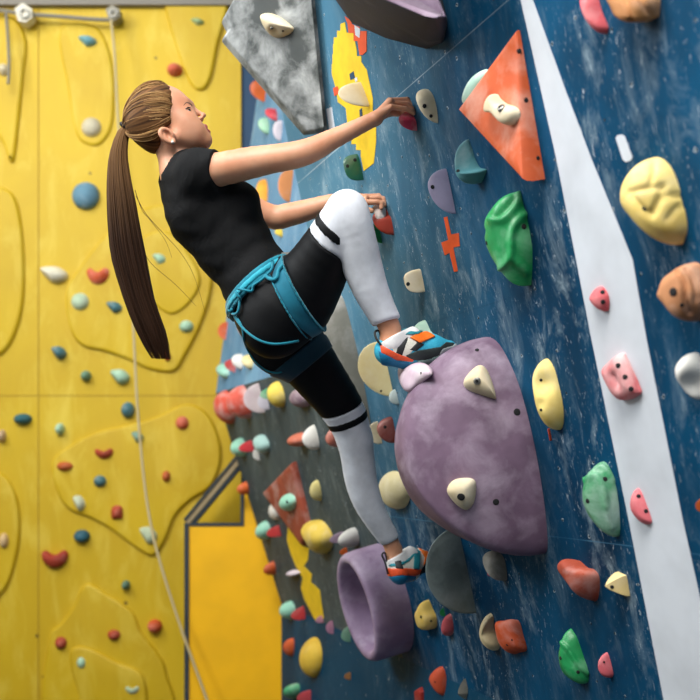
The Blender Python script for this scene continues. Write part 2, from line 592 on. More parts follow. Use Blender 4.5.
# ------------------------------------------------------------------ yellow kiosk, cable and rope by the yellow wall
KY = 6.0
KX = lambda px: (px - CX) / FPX * KY
KZ = lambda py: CAMZ + (CY - py) / FPX * KY
KYEL = plain('bright_yellow_board', (244, 184, 0), .55, 0, 3, .03)
KDRK = plain('dark_painted_timber', (44, 54, 60), .7)
KWOOD = plain('pale_timber', (156, 138, 104), .75, 0, 30)
kiosk = empty('kiosk', (KX(235), KY, 0), 'bright yellow kiosk with dark edge and open gable between yellow wall and far grey panel', 'kiosk')
ybox('front_panel', KX(189), KX(300), KY, KY + .04, 0, KZ(526), KYEL, kiosk)
ybox('side_panel', KX(244), KX(300), KY + .002, KY + .04, KZ(526), KZ(488), KYEL, kiosk)
ybox('corner_post', KX(184.5), KX(189), KY - .01, KY + .30, 0, KZ(523), KDRK, kiosk)
ybox('top_rail', KX(189), KX(244), KY - .006, KY + .04, KZ(526), KZ(523), KDRK, kiosk)
ybox('gable_post', KX(240.5), KX(244), KY - .004, KY + .05, KZ(523), KZ(486), KDRK, kiosk)


def beam(name, a, b, w, d, y0, mat):
    A, B = V(KX(a[0]), y0, KZ(a[1])), V(KX(b[0]), y0, KZ(b[1]))
    t = unit(B - A); s_ = np.cross(t, V(0, 1, 0)) * w / 2
    vs = [A - s_, A + s_, B + s_, B - s_]
    vs = np.array(vs + [v + V(0, d, 0) for v in vs])
    o = mesh_obj(name, vs, [(0, 3, 2, 1), (4, 5, 6, 7), (0, 1, 5, 4), (1, 2, 6, 5), (2, 3, 7, 6), (3, 0, 4, 7)], mat, kiosk, Matrix.Translation(Vector(A)), smooth=False)
    return fix_normals(o)


beam('roof_beam', (187, 523), (250, 447), .030, .30, KY - .01, KWOOD)
beam('roof_edge', (184.5, 520), (247, 444), .014, .32, KY - .02, KDRK)
beam('roof_edge', (193, 523), (254, 449), .020, .10, KY - .002, KDRK)

ROPE = plain('weathered_rope', (188, 172, 128), .9, 0, 300, .4)
STRAP = plain('grey_strap', (128, 122, 106), .8, 0, 200)


def yrope(name, pts, r, mat, label, cat):
    P = catmull(np.array([J(x, y, Y) for x, y, Y in pts]), 60)
    v, f = tube(P, r, 8)
    return tag(mesh_obj(name, v, f, mat, None, Matrix.Translation(Vector(P[0]))), label, cat)


yrope('rope', [(111, 20, 6.38), (115, 60, 6.34), (118, 120, 6.3), (126, 220, 6.26), (132, 300, 6.22), (137, 400, 6.16), (143, 470, 6.10), (150, 520, 6.05), (160, 562, 5.98), (180, 625, 5.92), (207, 700, 5.86), (222, 745, 5.8)], .0085, ROPE, 'thin pale rope hanging down the yellow wall to the kiosk', 'rope')
yrope('safety_strap', [(-20, 9, 6.42), (4, 11, 6.42), (25, 14, 6.42), (60, 16.5, 6.42), (90, 19, 6.42), (112, 20, 6.42)], .014, STRAP, 'grey strap strung along the top of the yellow wall', 'strap')
yrope('rope', [(6, 13, 6.4), (8, 40, 6.38), (9, 66, 6.37), (8, 84, 6.36)], .010, STRAP, 'short grey rope end hanging at the top left edge', 'rope')


def anchor(px, py, s_, mat, label):
    t = empty('rope_anchor', J(px, py, 6.40), label, 'anchor')
    c = J(px, py, 6.40)
    pl = Plane(c, V(.9, 0, .4), V(-.4, 0, .9), V(0, -1, 0))
    pts = [(-1, -.6), (-.3, -1.1), (.6, -.9), (1, .1), (.3, 1.1), (-.8, .9)]
    n = len(pts)
    L = np.array([(x * s_, y * s_, z) for z in (-.06, .02) for x, y in pts])
    fs = [tuple(range(n))[::-1], tuple(range(n, 2 * n))] + [(i, (i + 1) % n, n + (i + 1) % n, n + i) for i in range(n)]
    o = mesh_obj('plate', pl.wor(L), fs, mat, t, pl.mat(), smooth=False)
    fix_normals(o)
    a = np.linspace(0, 2 * math.pi, 21)
    v, f = tube(pl.wor(np.stack([s_ * .5 * np.cos(a), s_ * .5 * np.sin(a) - s_ * .2, .03 + 0 * a], -1)), s_ * .14, 8, caps=False)
    mesh_obj('ring', v, f, STEEL, t, pl.mat())
    return t


anchor(25, 14, .055, plain('white_plate', (214, 208, 190), .6), 'white anchor plate on the strap at the top left')
anchor(114, 14, .045, plain('grey_plate', (122, 118, 104), .5, .3), 'grey metal anchor at the top of the hanging rope')

# ------------------------------------------------------------------ climbing holds
def bvh_of(o):
    M = o.matrix_world
    me = o.data
    return BVHTree.FromPolygons([M @ v.co for v in me.vertices], [tuple(p.vertices) for p in me.polygons])


def cast(b, px, py):
    h = b.ray_cast(Vector(CAM), Vector(unit(ray(px, py))))
    if h[0] is None: return None
    nrm = np.array(h[1])
    if nrm @ ray(px, py) > 0: nrm = -nrm
    return np.array(h[0]), unit(nrm)


PROFILE = {
    'round': [(math.cos(t), math.sin(t)) for t in np.linspace(0, math.pi / 2, 13)],
    'soft': [(math.cos(t) ** .6, math.sin(t) ** .75) for t in np.linspace(0, math.pi / 2, 13)],
    'flat': [(1, 0), (1, .55), (.985, .80), (.95, .94), (.88, 1.0), (.7, 1.0), (.45, 1.0), (.2, 1.0), (0, 1.0)],
    'cone': [(1, 0), (.97, .12), (.86, .25), (.72, .42), (.56, .60), (.40, .77), (.27, .89), (.14, .97), (0, 1.0)],
    'peak': [(1, 0), (.96, .2), (.84, .38), (.68, .56), (.5, .72), (.32, .86), (.16, .96), (0, 1.0)],
}


def frame_from(P, nrm):
    ey = unit(V(0, 0, 1) - nrm * nrm[2]) if abs(nrm[2]) < .95 else unit(V(0, 1, 0) - nrm * nrm[1])
    ex = np.cross(ey, nrm)
    return Plane(P, ex, ey, nrm)


ALL_HOLDS = {}


def hold(name, px, height, mat, label, cat='climbing hold', plane=None, prof='round', apex=(0, 0), n=40, sharp=False,
         noise=.0, grooves=(), holes=(), bolts=(), group=None, fine=1, fit=True, dish=None, taper=None):
    """px: outline seen in the photo.  It becomes a footprint on the plane and rises to `height`."""
    plane = plane or BLUE
    px = np.asarray(px, float)
    P = np.array([plane.hit(x, y, height * .35) for x, y in px])
    L = plane.loc(P)[:, :2]
    n = n * fine
    O = resample(L, n) if sharp else catmull(L, n, closed=True)
    c = O.mean(0)
    ext = (O.max(0) - O.min(0)) / 2
    pr = np.array(PROFILE[prof])
    if fine > 1:
        t = np.linspace(0, len(pr) - 1, len(pr) * fine)
        pr = np.stack([np.interp(t, range(len(pr)), pr[:, k]) for k in (0, 1)], -1)
    pr = pr[:-1]
    rings = [np.c_[c + (O - c) * s + np.array(apex) * ext * z, np.full(n, z * height)] for s, z in pr]
    top = np.r_[c + np.array(apex) * ext, height]
    base = rings[0].copy(); base[:, 2] = -.004
    vs = np.vstack([base] + rings + [top[None]])
    if taper is not None:                                # tilt of the top: height grows along a direction
        k = 1 + taper[0] * (vs[:, 0] - c[0]) / ext[0] + taper[1] * (vs[:, 1] - c[1]) / ext[1]
        vs[:, 2] = np.where(vs[:, 2] > 0, vs[:, 2] * np.clip(k, .12, 3), vs[:, 2])
    m = len(pr) + 1
    fs = [(j * n + i, j * n + (i + 1) % n, (j + 1) * n + (i + 1) % n, (j + 1) * n + i) for j in range(m - 1) for i in range(n)]
    fs += [((m - 1) * n + i, (m - 1) * n + (i + 1) % n, m * n) for i in range(n)]
    fs.append(tuple(range(n))[::-1])
    # match the seen extent: footprint scale and place
    if fit:
        lo, hi = px.min(0), px.max(0)
        if not sharp:
            q = catmull(px, 60, closed=True); lo, hi = q.min(0), q.max(0)
        for _ in range(6):
            Q = proj(plane.wor(vs))
            l2, h2 = Q.min(0), Q.max(0)
            B = proj(plane.wor(np.c_[vs[:n, :2], np.zeros(n)]))
            bw = B.max(0) - B.min(0)
            kx = np.clip(1 + ((hi - lo) - (h2 - l2)) / np.maximum(bw, 1), .55, 1.6)
            c0 = vs[:n, :2].mean(0)
            vs[:, :2] = c0 + (vs[:, :2] - c0) * kx
            Q = proj(plane.wor(vs))
            d = (lo + hi) / 2 - (Q.min(0) + Q.max(0)) / 2
            w0 = plane.wor(np.r_[c0, 0][None])
            jx = (proj(w0 + plane.ex * .01) - proj(w0))[0] / .01
            jy = (proj(w0 + plane.ey * .01) - proj(w0))[0] / .01
            vs[:, :2] += np.linalg.solve(np.stack([jx, jy], 1), d)
    if noise:
        f = rng.normal(size=(7, 3)) * (1.6 / max(ext.max(), .01))
        ph = rng.uniform(0, 6.28, 7)
        w = np.clip(vs[:, 2] / max(height, 1e-4), 0, 1)
        vs[:, 2] += noise * height * w * np.sin(vs @ f.T + ph).sum(1) / 3
        vs[:, :2] += (noise * ext.max() * .25) * np.sin(vs @ f[:3].T * 1.3 + ph[:3])[:, :2] * w[:, None]
    Wv = plane.wor(vs)
    c1 = vs[:n, :2].mean(0)
    org = plane.wor(np.r_[c1, 0][None])[0]
    M = plane.mat(org)
    if grooves or dish:
        tmp = BVHTree.FromPolygons([Vector(v) for v in Wv], fs)
        cen = plane.wor(np.r_[c1, height * .2][None])[0]
        for pl, wd, dp in grooves:
            path = []
            for x, y in catmull(pl, 26):
                h = cast(tmp, x, y)
                if h is not None: path.append(h[0])
            if len(path) < 2: continue
            path = np.array(path)
            d = np.min(np.linalg.norm(Wv[:, None] - path[None], axis=2), 1)
            dirn = Wv - cen
            dirn /= np.linalg.norm(dirn, axis=1)[:, None] + 1e-9
            Wv = Wv - dirn * (dp * np.exp(-(d / wd) ** 2))[:, None]
        if dish:
            for x, y, rad, dp in dish:
                h = cast(tmp, x, y)
                if h is None: continue
                d = np.linalg.norm(Wv - h[0], axis=1)
                Wv = Wv - h[1] * (dp * np.exp(-(d / rad) ** 2))[:, None]
    o = mesh_obj(name, Wv, fs, mat, None, M, smooth=not (sharp and prof in ('flat', 'peak', 'cone') and False))
    fix_normals(o)
    if sharp:
        md = o.modifiers.new('edge', 'EDGE_SPLIT'); md.split_angle = math.radians(38)
    tag(o, label, cat, group)
    if holes or bolts:
        b = bvh_of(o)
        for x, y, r in holes:
            h = cast(b, x, y)
            if h is None: continue
            ring_disc('bolt_hole', h[0], h[1], r, DARK_HOLE, o)
        for x, y, r in bolts:
            h = cast(b, x, y)
            if h is None: continue
            bo = ring_disc('bolt', h[0], h[1], r, STEEL, o, .003)
            ring_disc('hex_socket', h[0] + h[1] * .0032, h[1], r * .45, DARK_HOLE, bo, .0006)
    return o


def ring_disc(name, P, nrm, r, mat, parent, h=.0012):
    pl = frame_from(P, nrm)
    n = 16
    a = np.arange(n) * 2 * math.pi / n
    L = []
    for rr, z in ((r, -.006), (r, h * .6), (r * .85, h), (0, h)):
        L.append(np.stack([rr * np.cos(a), rr * np.sin(a), np.full(n, z)], -1))
    vs = pl.wor(np.vstack(L))
    fs = [(j * n + i, j * n + (i + 1) % n, (j + 1) * n + (i + 1) % n, (j + 1) * n + i) for j in range(2) for i in range(n)]
    fs.append(tuple(2 * n + i for i in range(n)))
    o = mesh_obj(name, vs[:3 * n], fs, mat, parent, pl.mat(P))
    return o


def blob(cx, cy, w, h, sk=0, n=8, kind=0):
    """small outline about a seen centre"""
    if kind == 1:    # crescent
        pts = [(-1, -.5), (-.65, -.75), (-.25, -.42), (.25, -.36), (.65, -.8), (1, -.5), (.9, .3), (.35, .9), (-.35, .9), (-.88, .25)]
    elif kind == 2:  # wedge
        pts = [(-1, -.8), (.2, -1), (1, -.2), (.9, .6), (.1, 1), (-.5, .3)]
    elif kind == 3:  # square
        pts = [(-.9, -.8), (.8, -1), (1, .8), (.2, .95), (-.95, .9)]
    else:
        pts = [(math.cos(t), math.sin(t)) for t in np.linspace(0, 2 * math.pi, n, endpoint=False)]
    return [(cx + w / 2 * (x + sk * y), cy + h / 2 * y) for x, y in pts]


CREAM = hold_mat((226, 214, 186), .3, col2=(205, 184, 140))
OLDYEL = hold_mat((232, 208, 124), .25, col2=(206, 172, 78))
PINK = hold_mat((228, 96, 104), .35)
MINT = hold_mat((150, 208, 184), .35)
RED = hold_mat((210, 62, 40), .2)
ORANGE = hold_mat((226, 102, 36), .2)
GREEN = hold_mat((34, 150, 84), .35, rough=.4, col2=(14, 104, 56), chalk_col=(190, 226, 204))
PURPLE = hold_mat((122, 98, 120), .34, rough=.6, col2=(96, 74, 94), chalk_col=(212, 196, 214))
LILAC = hold_mat((176, 166, 196), .3)
GREYV = hold_mat((74, 79, 78), .60, rough=.6, col2=(60, 65, 65), chalk_col=(214, 218, 218))
DGREY = hold_mat((112, 124, 122), .35, rough=.3, col2=(82, 94, 94), chalk_col=(170, 184, 182))
TAN = hold_mat((196, 140, 84), .3, col2=(150, 92, 48))
BRICK = hold_mat((176, 78, 52), .3, col2=(142, 54, 36))
WHITE = hold_mat((226, 224, 216), .3)
TEAL = hold_mat((70, 128, 136), .2)
SLATE = hold_mat((92, 132, 152), .25)
ORV = hold_mat((206, 92, 44), .42, rough=.6, col2=(186, 74, 30), chalk_col=(228, 196, 178))

# -- big volumes first
dome = hold('volume', [(395, 432), (398, 405), (412, 378), (434, 352), (462, 338), (488, 340), (512, 366), (528, 400), (541, 450), (548, 505), (547, 545), (538, 556), (510, 549), (470, 536), (430, 514), (404, 474)],
            .30, PURPLE, 'big rounded purple volume she stands on, the largest shape on the wall', 'climbing volume', n=72, prof='round', apex=(-.05, .05),
            holes=[(477, 350, .006), (517, 412, .010), (496, 502, .009)])
dome_b = bvh_of(dome)
hold('volume', [(330, 296), (343, 296), (352, 318), (361, 352), (368, 392), (371, 425), (362, 436), (335, 420), (316, 386), (306, 352), (312, 318)],
     .16, hold_mat((128, 126, 116), .35, .6), 'grey-beige half-round volume behind her knees', 'climbing volume', n=48)
hold('volume', [(440.6, 527), (456, 534), (464, 542), (470, 566), (474, 597), (471, 613), (456, 610), (438, 597), (429, 576), (431, 551)],
     .15, DGREY, 'dark grey glossy leaf-shaped volume at the toe of her lower shoe', 'climbing volume', n=48, apex=(-.1, .1))


def prism_volume(name, front, mat, label, shift=.05, cat='climbing volume'):
    """solid whose front polygon is given as (px, py, distance off the wall)"""
    F = np.array([BLUE.hit(x, y, c) for x, y, c in front])
    nn = unit(np.cross(F[1] - F[0], F[4] - F[0]))       # all corners on one flat face
    F = np.array([CAM + ray(x, y) * (nn @ (F[0] - CAM)) / (nn @ ray(x, y)) for x, y, c in front])
    R2 = F + H * shift
    L3 = BLUE.loc(R2); L3[:, 2] = -.01
    R3 = BLUE.wor(L3)
    k = len(F)
    vs = np.vstack([F, R2, R3])
    fs = [tuple(range(k))]
    for j in (0, 1):
        fs += [(j * k + i, j * k + (i + 1) % k, (j + 1) * k + (i + 1) % k, (j + 1) * k + i) for i in range(k)]
    fs.append(tuple(2 * k + i for i in range(k))[::-1])
    o = mesh_obj(name, vs, fs, mat, None, BLUE.mat(R3.mean(0)), smooth=False)
    fix_normals(o)
    md = o.modifiers.new('bevel', 'BEVEL'); md.width = .006; md.segments = 2; md.limit_method = 'ANGLE'
    return tag(o, label, cat)


def loft_volume(name, base, top, mat, label, side):
    """base outline on the wall (pixels), top outline (pixel, pixel, distance off the wall)"""
    Bp = np.array([BLUE.hit(x, y, -.01) for x, y in base]); Tp = np.array([BLUE.hit(x, y, c) for x, y, c in top])
    k = len(base)
    fs = [tuple(range(k, 2 * k)), tuple(range(k))[::-1]] + [(i, (i + 1) % k, k + (i + 1) % k, k + i) for i in range(k)]
    o = mesh_obj(name, np.vstack([Bp, Tp]), fs, mat, None, BLUE.mat(Bp.mean(0)), smooth=False)
    fix_normals(o)
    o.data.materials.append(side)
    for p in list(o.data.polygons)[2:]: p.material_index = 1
    md = o.modifiers.new('bevel', 'BEVEL'); md.width = .02; md.segments = 4; md.limit_method = 'ANGLE'
    for p in o.data.polygons: p.use_smooth = True
    return tag(o, label, 'climbing volume')


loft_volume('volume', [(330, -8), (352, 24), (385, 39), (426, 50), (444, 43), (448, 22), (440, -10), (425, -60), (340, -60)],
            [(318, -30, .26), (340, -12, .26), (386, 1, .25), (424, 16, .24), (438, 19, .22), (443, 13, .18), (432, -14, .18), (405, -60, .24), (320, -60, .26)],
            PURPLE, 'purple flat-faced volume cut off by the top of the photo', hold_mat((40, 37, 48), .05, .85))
tri_grey = prism_volume('volume', [(309, -30, .03), (324.5, 128, .03), (316, 130, .03), (307, 131, .05), (224, 36, .25), (230, 28, .25), (224, 17, .25), (250, -30, .25)],
                        GREYV, 'grey chalky triangular volume jutting out above her arms')
hb = bvh_of(tri_grey)
hp, hn = cast(hb, 276, 27)
hold('climbing_hold', [(260, 17), (268.6, 13), (280, 16.6), (293, 25.7), (293.7, 30), (286, 35.7), (274, 37.7), (266, 31)], .05, CREAM,
     'cream hooded hold bolted to the grey triangular volume', plane=frame_from(hp, hn), apex=(0, .25), bolts=[(272, 28, .006)], holes=[(283, 31, .004)], dish=[(274, 32, .02, .012)])
tri_or = hold('volume', [(521.5, 30), (459, 114), (546.5, 181)], .034, ORV, taper=(0, -.75), label='orange triangular volume with one cream hold on its face', cat='climbing volume', prof='flat', sharp=True, n=60,
              holes=[(519, 51, .006), (526, 100, .006), (538, 158, .005)])
hp, hn = cast(bvh_of(tri_or), 502, 108)
hold('climbing_hold', [(492, 94), (498, 99), (506, 103), (517, 105), (520.5, 112), (517, 122), (510, 125.5), (503, 121), (494, 114.5), (484, 114), (485, 103)], .035, CREAM,
     'cream bone-shaped hold bolted to the orange triangle', plane=frame_from(hp, hn), prof='soft', bolts=[(501, 107.5, .010)])
tri_br = hold('volume', [(297, 461), (263, 492), (306, 546), (313, 528)], .03, hold_mat((150, 66, 44), .25), 'brown-red triangular volume low on the far grey panel', 'climbing volume', prof='flat', sharp=True, n=48)
hp, hn = cast(bvh_of(tri_br), 288, 502)
hold('climbing_hold', blob(288, 502, 18, 18), .05, MINT, 'mint hold bolted to the brown-red triangle', plane=frame_from(hp, hn), holes=[(287, 502, .008)])


# -- hollow tube volume
def tube_volume():
    c0 = BLUE.hit(402, 596, 0)
    L0 = BLUE.loc(c0)
    n = 64
    a = np.arange(n) * 2 * math.pi / n
    prof = [(1.0, -.005), (1.0, .05), (1.0, .10), (.985, .135), (.96, .15), (.92, .158), (.85, .158), (.80, .148), (.76, .11), (.72, .05), (.70, .02), (0.0, .02)]
    rx, ry = .20, .20
    rings = [np.stack([L0[0] + s * rx * np.cos(a), L0[1] + s * ry * np.sin(a), np.full(n, z)], -1) for s, z in prof]
    vs = np.vstack(rings)
    lo, hi = V(337, 543), V(415, 661)
    for _ in range(8):
        Q = proj(BLUE.wor(vs))
        w = Q.max(0) - Q.min(0)
        B = proj(BLUE.wor(vs[:n])); bw = B.max(0) - B.min(0)
        k = np.clip(1 + ((hi - lo) - w) / bw, .6, 1.5)
        c = vs[:n, :2].mean(0)
        vs[:, :2] = c + (vs[:, :2] - c) * k
        Q = proj(BLUE.wor(vs))
        d = (lo + hi) / 2 - (Q.min(0) + Q.max(0)) / 2
        w0 = BLUE.wor(np.r_[c, 0][None])
        jx = (proj(w0 + BLUE.ex * .01) - proj(w0))[0] / .01
        jy = (proj(w0 + BLUE.ey * .01) - proj(w0))[0] / .01
        vs[:, :2] += np.linalg.solve(np.stack([jx, jy], 1), d)
    m = len(prof)
    fs = [(j * n + i, j * n + (i + 1) % n, (j + 1) * n + (i + 1) % n, (j + 1) * n + i) for j in range(m - 2) for i in range(n)]
    fs.append(tuple((m - 2) * n + i for i in range(n)))
    o = mesh_obj('volume', BLUE.wor(vs[:(m - 1) * n]), fs, hold_mat((150, 128, 156), .38, .6, (126, 104, 132), (206, 194, 212)), None, BLUE.mat(BLUE.wor(np.r_[vs[:n, :2].mean(0), 0][None])[0]))
    fix_normals(o)
    tag(o, 'pale purple hollow tube volume under her lower shoe', 'climbing volume')


tube_volume()


def on(o, px, py):
    b = bvh_of(o)
    c = proj(np.array([np.array(o.matrix_world @ v.co) for v in o.data.vertices])).mean(0)
    for k in range(12):                                  # walk inwards until the ray meets the surface
        h = cast(b, px + (c[0] - px) * k * .05, py + (c[1] - py) * k * .05)
        if h is not None: break
    return frame_from(h[0] - h[1] * .003, h[1])


# -- holds on the purple dome
hold('climbing_hold', [(463.6, 382), (475, 367.6), (484, 366), (490.6, 377), (496, 397), (492, 398.5), (470, 391)], .040, CREAM, 'cream pointed hold on the upper face of the big purple volume',
     plane=on(dome, 479, 381), bolts=[(477, 381, .010)], apex=(-.2, .1), prof='round')
hold('climbing_hold', [(447, 491), (452, 481), (463, 477.5), (474, 479), (476.5, 487), (474, 503), (466, 510), (455, 503)], .040, CREAM, 'cream blunt hold in the middle of the big purple volume',
     plane=on(dome, 462, 492), holes=[(461, 497, .011)], apex=(0, .2))
hold('climbing_hold', [(401, 379), (403, 369), (413.4, 362), (426, 362), (432.7, 371), (418.6, 383), (406, 393)], .035, hold_mat((214, 190, 206), .5), 'pale pink crumpled hold under the sole of her raised shoe',
     plane=on(dome, 417, 374), noise=.25, holes=[(421, 373, .004)], bolts=[])

# -- holds she grips
hold('climbing_hold', [(399, 114), (404, 112), (413, 113), (417, 114.5), (418, 121), (415, 129), (410, 130.5), (404, 126), (400, 120)], .05, hold_mat((230, 72, 106), .45), 'small crimson hold gripped by her upper hand', apex=(0, .2))
lh = hold('climbing_hold', [(373, 212), (380, 208), (386, 213), (393, 215), (394.5, 233), (386.6, 234), (378.6, 228), (374, 219)], .055, hold_mat((184, 64, 44), .2, .5), 'red hold with chalked pale top gripped by her lower hand', apex=(-.1, .1))
lp = on(lh, 382, 214)
o = hold('chalked_top', [(372.5, 206), (380, 204.5), (385, 208), (386, 214), (384, 221), (377, 221), (374, 213)], .016, hold_mat((214, 196, 190), .5), 'chalk-whitened top', plane=lp)
del o['category']
o.parent = lh; o.matrix_parent_inverse = lh.matrix_world.inverted()
hold('climbing_hold', [(374, 224), (377, 222), (380, 230), (381, 240), (378, 243), (375, 234)], .03, GREEN, 'small green hold just under the red hold of her lower hand')

# -- upper part of the blue wall
hold('climbing_hold', [(416, 94), (424.5, 89), (435, 92.5), (439, 107), (437.6, 122.5), (432.6, 119), (423, 107)], .045, CREAM, 'cream flame-shaped hold just right of her upper hand', apex=(-.15, .2), holes=[(424.5, 106, .006), (431, 116, .005)])
hold('climbing_hold', [(338.6, 90), (340, 83.4), (346, 82.5), (356, 88), (364, 94), (370, 100), (369.6, 106), (361, 106), (351, 104), (343, 98.6)], .09, CREAM, 'cream horn hold on the yellow painted patch', apex=(-.3, .2))
hold('climbing_hold', [(344, 163), (350, 158), (360.5, 154), (364, 166), (361, 178.6), (350, 180), (345.7, 174)], .06, hold_mat((24, 92, 70), .2, .4), 'dark green rounded hold below the yellow patch and above her knee', holes=[(347.5, 166, .006), (355, 160, .006)], prof='soft')
hold('climbing_hold', [(430, 183), (437, 171), (448.6, 169), (453, 176), (455, 190), (452.7, 213), (444, 207), (435, 194)], .07, LILAC, 'lilac shield-shaped hold above the orange cross', prof='round', holes=[(432.5, 187, .006)], apex=(-.1, .1))
hold('climbing_hold', [(455, 140), (459, 144), (466, 158), (474, 165), (488, 163), (482, 172), (474, 182), (466, 184), (458, 178), (455, 164)], .06, TEAL, 'grey-teal curved fin hold left below the orange triangle', apex=(-.3, -.1), holes=[(458, 171, .005)])
hold('climbing_hold', [(462, 103), (464, 93), (470, 82), (478, 74), (488, 69), (491, 74), (482, 92), (470, 106)], .018, hold_mat((176, 214, 196), .5), 'pale green hold half hidden behind the orange triangle')
hold('climbing_hold', [(404, 281), (407, 274), (414, 271), (424, 270), (425, 291), (415, 291.5), (407, 291)], .06, CREAM, 'small cream block hold left below the orange cross', prof='soft', holes=[(408, 284, .006)], apex=(-.2, 0))
hold('climbing_hold', [(518, 191.5), (526, 206), (532, 229), (533.5, 251), (527, 281), (522, 285), (499, 268.6), (487, 252), (484.5, 240), (490, 225), (487, 218), (499, 205)], .075, GREEN,
     'large glossy green hold with sculpted ridges', n=48, fine=2, prof='soft', apex=(-.1, 0), holes=[(524, 226.5, .007), (486.5, 243, .006)],
     grooves=[([(499, 267), (510, 256), (511.5, 236), (515, 224), (529, 212)], .008, -.011), ([(489, 220), (503, 220), (516, 206), (519, 194)], .007, -.010), ([(510, 256), (518, 264), (526, 272)], .007, -.009), ([(496, 216), (506, 208), (514, 198)], .006, .006)])
hold('climbing_hold', [(580, -8), (585, 10), (591, 21), (598, 29), (606, 34), (610, 26), (602, 10), (594, -10)], .035, PINK, 'pink hold at the top edge beside the white stripe')
hold('climbing_hold', [(607, -14), (613, 4), (621, 16), (632, 21), (641, 22), (652, 17), (660, 10), (657, -14)], .06, TAN, 'tan rock-like hold cut off by the top edge', prof='soft', n=48, fine=2, noise=.15,
     grooves=[([(624, -6), (628, 8), (632, 20)], .005, .008), ([(640, -4), (646, 8), (652, 16)], .005, .006)])
C4 = lambda x, y: (540 + x / 4.375, 160 + y / 4.375)
hold('climbing_hold', [(621, 200), (621, 185), (627, 172), (640, 160), (655, 157), (668, 163), (677, 176), (685, 200), (689, 225), (684, 238), (678, 245), (662, 238), (645, 225), (630, 213)], .085, OLDYEL,
     'large pale yellow faceted hold near the right edge', n=48, fine=2, prof='round', apex=(-.12, 0), holes=[(645, 208, .006)],
     grooves=[([C4(385, 140), C4(460, 122), C4(540, 115)], .006, .008), ([C4(540, 115), C4(510, 190), C4(485, 240), C4(400, 160)], .006, .007), ([C4(490, 235), C4(545, 160), C4(620, 160)], .006, .008), ([C4(480, 110), C4(495, 50), C4(500, 10)], .005, .006), ([C4(560, 260), C4(600, 210), C4(640, 190)], .005, .006)])
hold('climbing_hold', [(659.5, 295), (662, 286), (668, 274), (680, 267), (691, 262), (702, 266), (712, 290), (704, 316), (691, 321), (674, 307)], .06, hold_mat((196, 136, 92), .35, col2=(140, 86, 52)),
     'brown stone-like hold with stepped ridges on the right edge', n=48, fine=2, prof='soft', noise=.12, holes=[(673, 292, .009), (682, 305, .004)],
     grooves=[([(676, 270), (684, 282), (686, 300), (690, 314)], .005, .009), ([(686, 268), (694, 280), (697, 300)], .005, .008)])
hold('climbing_hold', [(589.5, 299), (594, 290), (602, 285.5), (610, 292.6), (611.5, 304), (608.6, 311), (599.4, 309)], .025, PINK, 'small pink heart-shaped hold with two holes on the white stripe', holes=[(602.5, 292, .0055), (603, 302, .0055)])
hold('climbing_hold', [(602, 368), (610, 360), (618, 354), (625, 353), (633, 366), (643.5, 389), (641, 395), (628, 400), (618, 398), (607, 382)], .035, hold_mat((226, 104, 110), .5), 'pink knobbly hold with three holes on the white stripe',
     n=48, fine=2, prof='soft', noise=.12, holes=[(618, 365.5, .006), (625, 377, .006), (631, 389, .006)], grooves=[([(612, 376), (616, 386)], .012, .010), ([(627, 356), (634, 372), (640, 388)], .004, .006)])
hold('climbing_hold', [(675, 364), (679, 357), (687, 353), (700, 354), (708, 372), (706, 392), (699, 400), (690, 391), (679, 379)], .045, WHITE, 'white bean-shaped hold on the right edge', dish=[(692, 386, .03, .02)])
hold('climbing_hold', [(532, 373), (537, 362), (546, 358.5), (556, 368), (562, 386), (565, 409), (562.5, 424), (556, 430), (547, 426), (539, 409)], .055, OLDYEL, 'pale yellow long oval hold with dished face right of the purple volume',
     n=48, fine=2, dish=[(541, 384, .032, .022), (540, 404, .015, .006)], holes=[(541, 380, .004), (541, 410, .004)])
hold('route_tag', [(549, 428), (552.5, 428), (551, 440), (548, 441)], .006, plain('orange_tape', (236, 88, 50), .5), 'orange strip hanging under the long oval yellow hold', 'route tag', prof='flat', sharp=True, n=24)
hold('climbing_hold', [(583, 481), (589, 469), (601, 461), (612, 469), (619, 487), (621.5, 510), (619, 535), (610, 533), (595, 520), (584, 500)], .06, hold_mat((30, 140, 82), .75, .45, (20, 116, 62), (206, 232, 220)),
     'green hold with chalk-white top left of the white stripe', n=48, fine=2, apex=(-.1, 0), holes=[(605, 479, .006), (587.5, 501, .006)],
     grooves=[([(584, 481), (596, 477), (603, 490), (606, 506), (612, 526)], .008, -.010), ([(590, 474), (602, 466), (614, 480)], .006, -.005)])
hold('climbing_hold', [(630.5, 497), (636, 488), (642, 491.7), (652, 515), (653.5, 523), (645, 523.5), (632, 510)], .025, hold_mat((224, 110, 118), .4), 'small pink triangular hold low on the white stripe', holes=[(638.5, 496, .005), (646, 511, .005)])
hold('climbing_hold', [(696, 501), (700, 496), (708, 500), (708, 512), (699, 509)], .03, ORANGE, 'orange hold cut off by the right edge')
